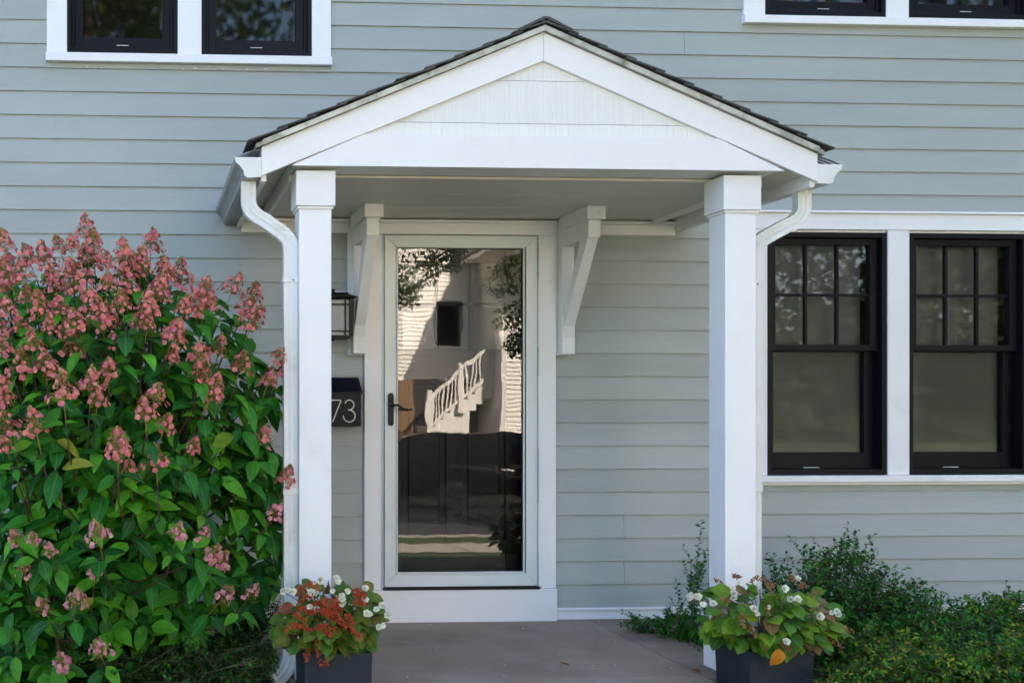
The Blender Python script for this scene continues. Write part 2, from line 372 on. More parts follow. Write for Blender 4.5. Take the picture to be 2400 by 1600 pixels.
# upper left pair
trim('casing', -0.57, -0.4525, TY, -.0005, 3.3185, 4.9); trim('casing', 0.1905, 0.3295, TY, -.0005, 3.3185, 4.75); trim('casing', 0.9785, 1.091, TY, -.0005, 3.3185, 4.9)
trim('window_sill', -0.575, 1.096, TY-.022, -.0005, 3.268, 3.3175); trim('head_casing', -0.452, .978, TY, -.0005, 4.7505, 4.9)
trim('sill_band', -0.57, 1.091, -0.016, -.0005, 3.236, 3.2675, m='siding')
trim('casing', 3.588, 3.7195, TY, -.0005, 3.6125, 5.1); trim('casing', 4.4735, 4.6145, TY, -.0005, 3.6125, 4.95); trim('casing', 5.3685, 5.50, TY, -.0005, 3.6125, 5.1)
trim('window_sill', 3.583, 5.505, TY-.022, -.0005, 3.564, 3.6115); trim('head_casing', 3.72, 5.368, TY, -.0005, 4.9505, 5.1)
# lower right pair
trim('casing', 3.60, 3.7325, TY, -.0005, 0.8545, 2.333); trim('casing', 4.4825, 4.6175, TY, -.0005, 0.8545, 2.333); trim('casing', 5.3685, 5.50, TY, -.0005, 0.8545, 2.333)
trim('head_casing', 3.60, 5.50, TY-.004, -.0005, 2.3335, 2.43); trim('head_cap', 3.59, 5.51, TY-.02, -.0005, 2.4305, 2.445)
trim('window_sill', 3.60, 5.50, TY-.028, -.0005, 0.815, 0.8535); trim('sill_band', 3.60, 5.50, TY-.005, -.0005, 0.796, 0.8145)
for x in (3.60,): trim('window_stop', 3.733, 4.482, -.012, -.0005, 2.3185, 2.333)
trim('window_stop', 4.618, 5.368, -.012, -.0005, 2.3185, 2.333)
# door surround
trim('door_casing', 1.288, 1.3855, -0.040, -.0005, 0.192, 2.283); trim('door_casing', 2.345, 2.435, -0.040, -.0005, 0.192, 2.283)
trim('door_head_casing', 1.288, 2.435, -0.040, -.0005, 2.2835, 2.352); trim('door_crown', 1.283, 2.44, -0.052, -.0005, 2.3525, 2.3675)
trim('door_jamb', 1.386, 1.396, -0.030, -.0005, 0.192, 2.283, m='zbar'); trim('door_jamb', 1.3965, 1.4065, -0.024, -.0005, 0.192, 2.283, m='zbar')
trim('hinge_rail', 2.3265, 2.3445, -0.046, -.0005, 0.205, 2.283)
trim('kick_board', 1.262, 2.437, -0.055, -.0005, -0.0, 0.190)
trim('threshold', 1.40, 2.33, -0.060, 0.1, 0.1905, 0.199, m='hardware', bev=.001)
# water table and frieze
for (a, b) in ((WX0+.02, 1.2605), (2.4385, WX1-.02)):
    trim('drip_cap', a, b, -0.032, -.0005, 0.056, 0.0705); trim('water_table', a, b, -0.022, -.0005, 0.001, 0.0555)
trim('frieze_board', 0.565, 1.191, -0.032, -.0115, 2.289, 2.350); trim('frieze_board', 2.531, 3.164, -0.032, -.0115, 2.289, 2.350)
trim('frieze_crown', 0.565, 1.191, -0.050, -.0115, 2.3505, 2.3705); trim('frieze_crown', 2.531, 3.164, -0.050, -.0115, 2.3505, 2.3705)

bm = BM(); rd = random.Random(9)
for x0_, x1_, z_ in ((-.5,1.05,3.243),(3.65,5.4,3.548)):
    for i in range(9):
        x = rd.uniform(x0_, x1_); ww = rd.uniform(.004,.022); zz_ = z_+rd.uniform(-.006,.006)
        bx(bm, x, x+ww, -.0175 if z_ < 3.4 else -.0085, -.004, zz_, zz_+.004, .0008)
obj('sealant_smear', bm, M['white'], house, kind='stuff')
# windows: frame > sash, pane, muntin, shade
def frame_bm(x0, x1, z0, z1, wl, wr, wb, wt, y0, y1, bev=0.002):
    bm = BM()
    bx(bm, x0, x0+wl, y0, y1, z0, z1, bev); bx(bm, x1-wr, x1, y0, y1, z0, z1, bev)
    bx(bm, x0+wl, x1-wr, y0+.0007, y1, z0, z0+wb, bev); bx(bm, x0+wl, x1-wr, y0+.0007, y1, z1-wt, z1, bev); return bm
def pane(x0, x1, z0, z1, y, p, name='pane', m='glass', amp=0.0):
    nx, nz = (2, 2) if amp == 0 else (44, 110)
    bm = BM(); g = []
    for j in range(nz+1):
        r = []
        for i in range(nx+1):
            x = x0+(x1-x0)*i/nx; z = z0+(z1-z0)*j/nz
            d = amp*(1.5*noise.noise(Vector((x*9.5+3, z*6.5, 1.7))) + 1.05*noise.noise(Vector((x*20+9, z*10, 5.1))) + 2.2*noise.noise(Vector((x*2.2, z*1.6, 8.8))))
            r.append(bm.verts.new((x, y+d, z)))
        g.append(r)
    for j in range(nz):
        for i in range(nx): bm.faces.new((g[j][i], g[j][i+1], g[j+1][i+1], g[j+1][i]))
    return sub(obj(name, bm, M[m], None, smooth=True), p)
def loc(o): o.matrix_parent_inverse = Matrix.Identity(4); return o
def double_hung(x0, x1, z0, z1, zm):
    f = obj('window', frame_bm(x0, x1, z0, z1, .030,.030,.034,.030, -.022, .13), M['black'], house)
    s = sub(obj('sash', frame_bm(x0+.0305, x1-.0305, zm-.005, z1-.0305, .048,.048,.036,.040, .018, .058), M['black']), f)
    s2 = sub(obj('sash', frame_bm(x0+.0305, x1-.0305, z0+.0345, zm+.020, .058,.058,.098,.030, .0585, .098), M['black']), f)
    gx0, gx1, gz0, gz1 = x0+.078, x1-.078, zm+.030, z1-.0705
    for i in (1,2):
        xx = gx0+(gx1-gx0)*i/3; sub(box('muntin', xx-.0085, xx+.0085, .028, .052, gz0, gz1, M['black'], None, .002), f)
    zz = (gz0+gz1)/2
    for i in range(3):
        a = gx0+(gx1-gx0)*i/3+(.009 if i else 0); b = gx0+(gx1-gx0)*(i+1)/3-(.009 if i < 2 else 0)
        sub(box('muntin', a, b, .0285, .0515, zz-.0085, zz+.0085, M['black'], None, .002), f)
        for c, d in ((gz0, zz-.009), (zz+.009, gz1)): pane(a, b, c, d, .040, f, m='sashglass', amp=4e-6)
    pane(x0+.088, x1-.088, z0+.132, zm-.010, .080, f, m='screen', amp=4e-6)
    sub(box('shade', x0+.045, x1-.075, .118, .121, z0+.02, z1-.02, M['shade'], None, 0), f)
    sub(box('lift_rail', (x0+x1)/2-.10, (x0+x1)/2+.0, .052, .0583, z0+.0385, z0+.0425, M['storm'], None, .001), f)
    return f
double_hung(3.733, 4.482, 0.856, 2.318, 1.612)
double_hung(4.618, 5.368, 0.856, 2.318, 1.612)
def casement(x0, x1, z0, z1):
    f = obj('window', frame_bm(x0, x1, z0, z1, .024,.024,.036,.03, -.024, .12), M['black'], house)
    sub(obj('sash', frame_bm(x0+.0245, x1-.0245, z0+.0365, z1-.031, .018,.018,.018,.02, .0, .03), M['black']), f)
    sub(obj('sash', frame_bm(x0+.043, x1-.043, z0+.055, z1-.052, .046,.046,.052,.05, .012, .06), M['black']), f)
    pane(x0+.088, x1-.088, z0+.106, z1-.1, .036, f, amp=4e-6)
    sub(box('lift_rail', (x0+x1)/2-.035, (x0+x1)/2+.035, -.006, -.0005, z0+.056, z0+.0595, M['storm'], None, .001), f)
    return f
casement(-0.452, 0.19, 3.318, 4.75); casement(0.33, 0.978, 3.318, 4.75)
casement(3.72, 4.473, 3.612, 4.95); casement(4.615, 5.368, 3.612, 4.95)

# front door (behind the storm door)
DX0, DX1, DZ0, DZ1 = 1.425, 2.305, 0.20, 2.27
dfr = BM()
c = [DX0+.145, (DX0+DX1)/2-.02, DX1-.145]
px = [DX0+.125, DX0+.125+.21, DX0+.125+.42, DX1-.125]
DY = .105
px = [DX0+.125+i*(DX1-DX0-.25)/3 for i in range(4)]
zrow = [1.615, 1.885, 2.13]
bx(dfr, DX0, DX0+.125, DY, DY+.045, DZ0, DZ1, .002); bx(dfr, DX1-.125, DX1, DY, DY+.045, DZ0, DZ1, .002)
bx(dfr, DX0+.125, DX1-.125, DY+.0007, DY+.045, 2.13, DZ1, .002); bx(dfr, DX0+.125, DX1-.125, DY+.0007, DY+.045, 1.44, 1.615, .002)
bx(dfr, DX0+.125, DX1-.125, DY+.0007, DY+.045, DZ0, .46, .002); bx(dfr, (DX0+DX1)/2-.05, (DX0+DX1)/2+.05, DY+.0007, DY+.045, .46, 1.44, .002)
fd = obj('front_door', dfr, M['door'], house)
for (a, b) in ((DX0+.125, (DX0+DX1)/2-.05), ((DX0+DX1)/2+.05, DX1-.125)):
    bm = BM(); bx(bm, a, b, DY+.022, DY+.038, .46, 1.44); bx(bm, a+.035, b-.035, DY+.008, DY+.0215, .495, 1.405, .007)
    sub(obj('door_panel', bm, M['door']), fd)
for i in (1,2): sub(box('muntin', px[i]-.011, px[i]+.011, DY+.002, DY+.04, 1.615, 2.13, M['door'], None, .003), fd)
for i in range(3):
    a = px[i]+(.0115 if i else 0); b = px[i+1]-(.0115 if i < 2 else 0)
    sub(box('muntin', a, b, DY+.0025, DY+.0395, 1.874, 1.896, M['door'], None, .003), fd)
    for cc, d in ((1.615,1.8735),(1.8965,2.13)): pane(a, b, cc, d, DY+.018, fd)
box('door_frame', 1.407, 1.4245, .03, .139, .2, 2.279, M['white'], house); box('door_frame', 2.3055, 2.3235, .03, .139, .2, 2.279, M['white'], house)

# storm door
SX0, SX1, SZ0, SZ1 = 1.408, 2.324, 0.207, 2.279
def mitre(x0, x1, z0, z1, w, y0, y1, m, p, name, wb=None):
    out = []
    wb = wb or w
    O = [(x0,z0),(x1,z0),(x1,z1),(x0,z1)]; I = [(x0+w,z0+wb),(x1-w,z0+wb),(x1-w,z1-w),(x0+w,z1-w)]
    e = .0007
    for i in range(4):
        j = (i+1) % 4; bm = BM()
        pts = [O[i], O[j], I[j], I[i]]; cx = sum(q[0] for q in pts)/4; cz = sum(q[1] for q in pts)/4
        pts = [(cx+(q[0]-cx)*(1-e/abs(max(.05,abs(q[0]-cx)))), cz+(q[1]-cz)*(1-e/max(.05,abs(q[1]-cz)))) for q in pts]
        prism_xz(bm, pts, y0, y1); bmesh.ops.bevel(bm, geom=bm.edges[:], offset=.0012, segments=1, affect='EDGES')
        out.append(obj(name, bm, m, None if p else house))
        if p: sub(out[-1], p)
    return out
sdr = obj('storm_door', frame_bm(SX0+.070, SX1-.078, SZ0+.076, SZ1-.066, .008,.008,.010,.008, -.040, -.014, .002), M['storm'], house)
mitre(SX0, SX1, SZ0, SZ1, .068, -.034, -.006, M['storm'], sdr, 'door_rail', .075)
sub(obj('door_bead', frame_bm(SX0+.001, SX1-.001, SZ0+.001, SZ1-.001, .012,.010,.010,.010, -.037, -.0345, .001), M['storm']), sdr)
sub(obj('glass_gasket', frame_bm(SX0+.0782, SX1-.0862, SZ0+.0862, SZ1-.0742, .0035,.0035,.0035,.0035, -.030, -.014, 0), M['hardware']), sdr)
pane(SX0+.080, SX1-.088, SZ0+.088, SZ1-.076, -.022, sdr, 'storm_glass', 'glassd', amp=4.5e-5)
sub(box('door_sweep', SX0+.01, SX1-.004, -.03, -.008, .1995, .206, M['hardware'], None, 0), sdr)
# hinge
for a, b in ((0.21,.42),(.70,1.02),(1.45,1.62),(2.02,2.24)):
    sub(box('hinge', SX1+.0005, SX1+.0022, -.052, -.034, a, b, M['zbar'], None, 0), sdr)
# handle
hx, hz = 1.4445, 1.252
bm = BM(); pts = []
for i in range(24):
    a = 2*math.pi*i/24; s = 1 if math.sin(a) >= 0 else -1
    pts.append((hx+.0165*math.cos(a), hz+s*.080+.0165*math.sin(a)))
prism_xz(bm, pts, -.052, -.0375); bmesh.ops.bevel(bm, geom=[e for e in bm.edges if e.verts[0].co.y < -.05 and e.verts[1].co.y < -.05], offset=.004, segments=2, affect='EDGES')
hp = sub(obj('handle_plate', bm, M['hardware']), sdr)
bm = BM(); P = [(hx+.004,-.05,1.275),(hx+.006,-.085,1.276),(hx+.025,-.092,1.279),(hx+.038,-.092,1.272),(hx+.055,-.092,1.257),(hx+.072,-.092,1.250),(hx+.095,-.092,1.249),(hx+.115,-.092,1.255)]
tube(bm, P, .0075, 10, .006); sub(obj('handle_lever', bm, M['hardware'], smooth=True), sdr)
bm = BM(); cyl(bm, (hx,-.062,1.303), (hx,-.0505,1.303), .007); sub(obj('door_knob_button', bm, M['hardware']), sdr)
bm = BM(); cyl(bm, (hx,-.056,1.195), (hx,-.0505,1.195), .008); sub(obj('lock_cylinder', bm, M['hardware']), sdr)

# ------------------------------------------------------------------ portico
por = thing('portico', 'white gabled portico on two square columns over the front door', 'porch roof', (1.862,-0.7,0))
CX, AP, PITCH = 1.862, 3.025, 0.4167; HS = 1.325; FY = -1.375
def zt(x): return AP - PITCH*abs(x-CX)
RV = 0.133
for s in (-1, 1):
    bm = BM(); e = CX+s*HS
    prism_xz(bm, [(CX+s*.0006, AP), (CX+s*.0006, AP-RV), (e, AP-RV-PITCH*HS), (e, AP-PITCH*HS)], FY, FY+.022)
    bmesh.ops.bevel(bm, geom=bm.edges[:], offset=.0018, segments=1, affect='EDGES')
    obj('rake_board', bm, M['white'], por)
# tie beam board in the gable
bl, br = CX-1.185, CX+1.168
bm = BM(); prism_xz(bm, [(bl, AP-RV-PITCH*(CX-bl)), (br, AP-RV-PITCH*(br-CX)), (CX+.8425, 2.541), (CX-.8425, 2.541)], FY+.004, FY+.024)
for v in bm.verts:
    if v.co.z < 2.45: v.co.z = 2.3905
obj('beam_board', bm, M['white'], por)
box('beam_core', bl+.02, br-.02, FY+.026, FY+.20, 2.3912, 2.52, M['white'], por)
# striated shake courses in the gable
zz = [2.542, 2.602, 2.802, 2.90]; rg = random.Random(41)
for i in range(3):
    a, b = zz[i], zz[i+1]-.0018; wa = (AP-RV-a)/PITCH+.028
    y0 = FY+.0165+.0012*(2-i); hh = lambda x: max(a+.0006, min(b, AP-RV+.012-PITCH*abs(x)))
    bm = BM(); x = -wa
    while x < wa-.004:                      # striated face: narrow ridges of uneven width and height
        x2 = min(wa, x+rg.uniform(.006,.017)); yo = rg.choice((0,.0004,.0009,.0016))
        prism_xz(bm, [(CX+x+.0003,a),(CX+x2-.0003,a),(CX+x2-.0003,hh(x2)),(CX+x+.0003,hh(x))], y0+yo, y0+.006)
        x = x2
    bx(bm, CX-wa+.08, CX+wa-.08, y0+.0061, y0+.009, a, min(b, AP-RV+.01-PITCH*max(0,wa-.08)))
    obj('shake', bm, M['shake'], por)
# roof deck, drip edges, soffits
for s in (-1, 1):
    bm = BM(); E0 = 1.352
    pts = [(CX, AP+.004), (CX+s*E0, AP+.004-PITCH*E0), (CX+s*E0, AP+.024-PITCH*E0), (CX, AP+.024)]
    prism_xz(bm, pts, FY-.01, -.012); obj('roof_deck', bm, M['drip'], por)
    bm = BM(); pts = [(CX, AP+.002), (CX+s*(E0-.03), AP+.002-PITCH*(E0-.03)), (CX+s*(E0-.03), AP+.028-PITCH*(E0-.03)), (CX, AP+.028)]
    prism_xz(bm, pts, FY-.022, FY-.011); obj('drip_edge', bm, M['drip'], por)
    bm = BM(); a, b = 1.170, HS-.026
    prism_xz(bm, [(CX+s*a, AP-RV+.03-PITCH*a), (CX+s*b, AP-RV+.03-PITCH*b), (CX+s*b, AP-RV+.045-PITCH*b), (CX+s*a, AP-RV+.045-PITCH*a)], FY+.024, -.012)
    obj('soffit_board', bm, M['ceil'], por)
    xo = CX+s*HS; box('fascia_board', xo-s*.025, xo-s*.0005, FY+.0225, -.012, 2.318, 2.47, M['white'], por)
    xe = CX+s*1.172; box('ceiling_edge_trim', xe-s*.0, xe-s*.022, FY+.205, -.052, 2.352, 2.435, M['white'], por)
# ceiling planks running across the porch
cy = FY+.203; n = 6; wy = (-.013-cy)/n
for i in range(n):
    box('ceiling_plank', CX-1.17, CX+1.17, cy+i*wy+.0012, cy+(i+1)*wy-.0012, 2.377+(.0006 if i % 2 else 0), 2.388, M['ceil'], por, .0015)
box('ceiling_backing', CX-1.17, CX+1.17, cy, -.013, 2.3885, 2.393, M['seam'], por, 0)
# shingles, one object each, courses stepping up the slope
nc = 10; slope = math.atan(PITCH); Ls = 1.372/math.cos(slope); ex = Ls/nc
def shingle_mesh(wd, seed):
    rr = random.Random(seed); bm = BM(); bx(bm, 0, ex+.045, 0, wd-.003, 0, .0075, .001)
    for v in bm.verts: v.co.z += rr.uniform(-.0008,.0008) + (.0035*math.sin(v.co.y*9+seed) if v.co.x < .02 else 0)
    me = bpy.data.meshes.new('shingle'); bm.to_mesh(me); bm.free(); me.materials.append(M['shingle']); return me
shm = [shingle_mesh(.28, i) for i in range(4)]
for s in (-1, 1):
    for c_ in range(nc):
        for j in range(5):
            y = FY-.034 + j*.28 - (.0 if c_ % 2 else .0)
            dn = Ls - c_*ex + .012
            # local x points up slope
            ux = Vector((-s*math.cos(slope), 0, math.sin(slope))); uy = Vector((0,1,0)) if s < 0 else Vector((0,1,0)); uz = ux.cross(uy)
            if uz.z < 0: uz = -uz
            base = Vector((CX+s*dn*math.cos(slope), y + random.uniform(-.004,.004), AP+.026-PITCH*dn*math.cos(slope)))
            # tilt: lower end lifted so every course laps over the one below
            t = R(2.9); ux2 = ux*math.cos(t) - uz*math.sin(t); uz2 = ux*math.sin(t) + uz*math.cos(t)
            base += uz*0.0165
            if j == 4:
                pass
            mx = Matrix(((ux2.x,uy.x,uz2.x,base.x),(ux2.y,uy.y,uz2.y,base.y),(ux2.z,uy.z,uz2.z,base.z),(0,0,0,1)))
            inst('shingle', shm[(c_+j) % 4], mx, por)
for j in range(6):
    bm = BM(); y = FY-.036+j*.235
    zz0 = AP+.050+.003*(j % 2)
    prism_xz(bm, [(CX-.13, zz0-.13*PITCH), (CX, zz0+.004), (CX+.13, zz0-.13*PITCH), (CX+.13, zz0-.13*PITCH+.009), (CX+.012, zz0+.0125), (CX-.012, zz0+.0125), (CX-.13, zz0-.13*PITCH+.009)], y, y+.232)
    obj('ridge_cap', bm, M['shingle'], por)

# columns: shaft > cap, cap moulding, plinth
for x0 in (0.720, 2.768):
    x1 = x0+.152; y0, y1 = -1.317, -1.165
    c_ = box('column', x0, x1, y0, y1, 0.001, 2.376, M['white'], por, .004)
    sub(box('column_cap', x0-.016, x1+.016, y0-.016, y1+.016, 2.212, 2.3755, M['white'], None, .002), c_)
    sub(box('cap_moulding', x0-.008, x1+.008, y0-.008, y1+.008, 2.198, 2.2115, M['white'], None, .003), c_)
    bm = BM(); bx(bm, x0-.018, x1+.018, y0-.018, y1+.018, .0015, .195, .002)
    vs = []
    prism = [(x0-.018,y0-.018),(x1+.018,y0-.018),(x1+.018,y1+.018),(x0-.018,y1+.018)]
    top = [(x0-.001,y0-.001),(x1+.001,y0-.001),(x1+.001,y1+.001),(x0-.001,y1+.001)]
    a = [bm.verts.new((x,y,.1955)) for x,y in prism]; b = [bm.verts.new((x,y,.213)) for x,y in top]
    for i in range(4): bm.faces.new((a[i], a[(i+1)%4], b[(i+1)%4], b[i]))
    sub(obj('plinth', bm, M['white']), c_)

# brackets beside the door
for xl, wb0, wb1 in ((1.211, 1.191, 1.287), (2.449, 2.4375, 2.5305)):
    w_ = .070; cxm = xl+w_/2
    b_ = box('bracket', xl, xl+w_, -.105, -.0265, 1.575, 2.376, M['white'], por, .0025)
    sub(box('wall_batten', wb0, wb1, -.026, -.0115, 1.571, 2.376, M['white'], None, .002), b_)
    sub(box('bracket_foot', xl-.002, xl+w_+.002, -.110, -.1055, 1.578, 1.742, M['white'], None, .002), b_)
    sub(box('bracket_arm', cxm-.052, cxm+.052, -.505, -.106, 2.304, 2.3762, M['white'], None, .0025), b_)
    sub(box('bracket_arm', cxm-.034, cxm+.034, -.475, -.106, 2.205, 2.3035, M['white'], None, .0025), b_)
    bm = BM(); prism_yz(bm, [(-.455,2.2045),(-.350,2.2045),(-.1065,1.80),(-.1065,1.66),(-.125,1.742)], cxm-.031, cxm+.031)
    bmesh.ops.bevel(bm, geom=bm.edges[:], offset=.002, segments=1, affect='EDGES')
    sub(obj('bracket_brace', bm, M['white']), b_)
# bolt cover on the right bracket
bm = BM(); cyl(bm, (2.502,-.509,2.338), (2.502,-.5055,2.338), .009, 14); obj('bolt_cover', bm, M['storm'], por)

# gutters (K style) and leaf guards
def gutter(s):
    xi = CX+s*(HS+.001)
    prof = [(0,2.425),(0,2.335),(.062,2.331),(.078,2.340),(.082,2.362),(.098,2.385),(.118,2.402),(.123,2.425),(.119,2.425),(.114,2.406),(.094,2.388),(.077,2.364),(.074,2.344),(.060,2.336),(.004,2.339),(.004,2.425)]
    bm = BM(); prism_xz(bm, [(xi+s*a, b) for a, b in prof], FY+.008, -.014)
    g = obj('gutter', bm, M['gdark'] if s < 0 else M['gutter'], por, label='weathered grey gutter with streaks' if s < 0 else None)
    for y in (FY+.004, ):
        bm = BM(); prism_xz(bm, [(xi+s*a, b) for a, b in prof[:8]], y, y+.0038)
        sub(obj('gutter_end_cap', bm, M['gutter']), g)
    bm = BM()
    for i in range(44):
        y = FY+.012+i*.0305
        if y > -.03: break
        p0 = Vector((xi+s*.002, y, 2.462)); p1 = Vector((xi+s*.112, y, 2.427))
        sweep(bm, [p0, (p0+p1)/2+Vector((0,0,.004)), p1], [(-.009,-.0015),(.009,-.0015),(.004,.004),(-.004,.004)], Vector((0,0,1)))
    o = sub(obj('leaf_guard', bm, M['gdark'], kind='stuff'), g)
    return g
for s in (-1, 1): gutter(s)

# downspouts: ribbed rectangular pipe, elbows
def rib_prof(a, b):
    P = []
    for k in range(7):
        P.append((-a + 2*a*k/6, -b + (.0025 if k in (2,4) else 0)))
    for k in range(5): P.append((a, -b + 2*b*(k+.5)/5))
    for k in range(7):
        P.append((a - 2*a*k/6, b - (.0025 if k in (2,4) else 0)))
    for k in range(5): P.append((-a, b - 2*b*(k+.5)/5))
    return P
def bez(p0, p1, p2, n=12): 
    p0, p1, p2 = map(Vector, (p0, p1, p2))
    return [p0*(1-t)**2 + p1*2*t*(1-t) + p2*t*t for t in [i/n for i in range(n+1)]]
def downspout(xt, xv, yv, s, zb):
    prof = rib_prof(.033, .024)
    bm = BM(); sweep(bm, [(xv,yv,zb), (xv,yv,1.0), (xv,yv,2.03)], prof, Vector((0,1,0)))
    d = obj('downspout', bm, M['gutter'], por)
    top = [Vector((xt,yv,2.333)), Vector((xt,yv,2.275))] + bez((xt,yv,2.25),(xt,yv,2.185),(xt+(xv-xt)*.35,yv,2.155), 14)
    mid = [Vector((xt+(xv-xt)*f,yv,2.155-(f-.35)*.135)) for f in (.42,.5,.58,.66)]
    low = bez((xt+(xv-xt)*.68,yv,2.110),(xv,yv,2.07),(xv,yv,2.025), 14)
    for seg in (top+mid[:2], mid[1:]+low):
        sc = []
        for i, p in enumerate(seg):
            t = (seg[min(i+1,len(seg)-1)]-seg[max(i-1,0)]).normalized()
            bend = i > 2 and abs(t.x) > .12 and abs(t.z) > .45
            sc.append(1.03 + (.035 if (bend and i % 2) else 0))
        bm = BM(); sweep(bm, seg, prof, Vector((0,1,0)), sc); sub(obj('elbow', bm, M['gutter']), d)
    for z in (1.86, .86):
        bm = BM(); bx(bm, xv-.037, xv+.037, yv-.0285, yv+.0285, z-.0, z+.03, .002); sub(obj('pipe_strap', bm, M['gutter']), d)
    bm = BM(); cyl(bm, (xv+.01,yv-.031,1.87), (xv+.01,yv-.028,1.87), .004, 8); sub(obj('rivet', bm, M['hardware']), d)
    return d
dl = downspout(0.487, 0.686, -1.255, -1, .115)
dr = downspout(3.215, 2.965, -1.205, 1, -.14)
P = bez((.686,-1.255,0.13),(.686,-1.255,.03),(.60,-1.29,-.01), 12)
bm = BM(); sweep(bm, P, rib_prof(.034,.025), Vector((0,1,0)), [1.02+(.04 if i % 2 else 0) for i in range(13)]); sub(obj('elbow', bm, M['gutter']), dl)
# dark screws and hanger straps under the left elbow


# ------------------------------------------------------------------ lantern, mailbox
lan = thing('wall_lantern', 'black square wall lantern with frosted glass above the mailbox', 'lamp', (1.085,-.03,1.8))
LX, LY = 1.085, -.135
box('mounting_block', .985, 1.184, -.030, -.0115, 1.68, 1.945, M['white'], lan)
bm = BM(); h = .0865
for sx in (-1,1):
    for sy in (-1,1): bx(bm, LX+sx*h-.008, LX+sx*h+.008, LY+sy*h-.008, LY+sy*h+.008, 1.668, 1.885, .001)
for sy in (-1,1):
    for z in (1.852, 1.700): bx(bm, LX-h+.006, LX+h-.006, LY+sy*h-.004, LY+sy*h+.004, z-.004, z+.004)
    for x in (-.056,.056): bx(bm, LX+x-.004, LX+x+.004, LY+sy*h-.0045, LY+sy*h+.0045, 1.675, 1.88)
for sx in (-1,1):
    for z in (1.852, 1.700): bx(bm, LX+sx*h-.004, LX+sx*h+.004, LY-h+.006, LY+h-.006, z-.004, z+.004)
    for y in (-.056,.056): bx(bm, LX+sx*h-.0045, LX+sx*h+.0045, LY+y-.004, LY+y+.004, 1.675, 1.88)
bx(bm, LX-h-.002, LX+h+.002, LY-h-.002, LY+h+.002, 1.660, 1.673, .002)
obj('cage', bm, M['hardware'], lan)
bm = BM()
def frus(bm, c, h0, h1, z0, z1):
    a = [bm.verts.new((c[0]+i*h0, c[1]+j*h0, z0)) for i,j in ((-1,-1),(1,-1),(1,1),(-1,1))]
    b = [bm.verts.new((c[0]+i*h1, c[1]+j*h1, z1)) for i,j in ((-1,-1),(1,-1),(1,1),(-1,1))]
    bm.faces.new(a[::-1]); bm.faces.new(b)
    for i in range(4): bm.faces.new((a[i], a[(i+1)%4], b[(i+1)%4], b[i]))
frus(bm, (LX,LY), .098, .122, 1.884, 1.893); frus(bm, (LX,LY), .122, .078, 1.8935, 1.912); frus(bm, (LX,LY), .078, .072, 1.9122, 1.922)
obj('lantern_roof', bm, M['hardware'], lan)
box('finial', LX-.011, LX+.011, LY-.011, LY+.011, 1.9225, 1.948, M['hardware'], lan)
box('lantern_glass', LX-.080, LX+.080, LY-.080, LY+.080, 1.676, 1.880, M['frost'], lan)
bm = BM(); tube(bm, [(LX,-.031,1.80),(LX,-.045,1.80)], .03, 16); cyl(bm, (LX,LY,1.648), (LX,LY,1.66), .009, 10); obj('lantern_arm', bm, M['hardware'], lan)

mb = thing('mailbox', 'black wall mailbox with sloping lid and number 73', 'mailbox', (1.08,-.01,1.15))
mx0, mx1 = .902, 1.252
bm = BM(); prism_yz(bm, [(-.0115,1.153),(-.122,1.153),(-.122,1.350),(-.0115,1.42)], mx0, mx1); bmesh.ops.bevel(bm, geom=bm.edges[:], offset=.003, segments=2, affect='EDGES')
obj('mailbox_body', bm, M['mail'], mb)
bm = BM(); prism_yz(bm, [(-.0112,1.4405),(-.130,1.354),(-.130,1.340),(-.126,1.340),(-.126,1.352),(-.0112,1.4345)], mx0-.006, mx1+.006)
bmesh.ops.bevel(bm, geom=bm.edges[:], offset=.0012, segments=1, affect='EDGES'); obj('mailbox_lid', bm, M['mail'], mb)
bm = BM(); dy = -.1245; dr_ = .0034
def digit_tube(pts): 
    b = BM(); tube(b, [(x, dy, z) for x, z in pts], dr_, 8); return b
t7, b7 = 1.306, 1.181
o7 = obj('digit_seven', digit_tube([(1.073,t7),(1.10,t7),(1.131,t7),(1.1335,t7-.003),(1.118,t7-.04),(1.102,t7-.08),(1.085,b7)]), M['digit'], mb)
def arc(cx, cz, rx, rz, a0, a1, n): return [(cx+rx*math.cos(R(a0+(a1-a0)*i/n)), cz+rz*math.sin(R(a0+(a1-a0)*i/n))) for i in range(n+1)]
o3 = obj('digit_three', digit_tube(arc(1.182,1.2785,.0265,.0285,160,-80,16)+[(1.174,1.2495)]), M['digit'], mb)
b = BM(); tube(b, [(x, dy, z) for x, z in [(1.178,1.2495)]+arc(1.1815,1.2145,.034,.0345,78,-185,20)], dr_, 8); obj('digit_three', b, M['digit'], mb)
for z in (1.345,1.21):
    bm = BM(); bx(bm, mx1+.0005, mx1+.012, -.02, -.012, z-.006, z+.002); obj('mailbox_bracket', bm, M['hardware'], mb)

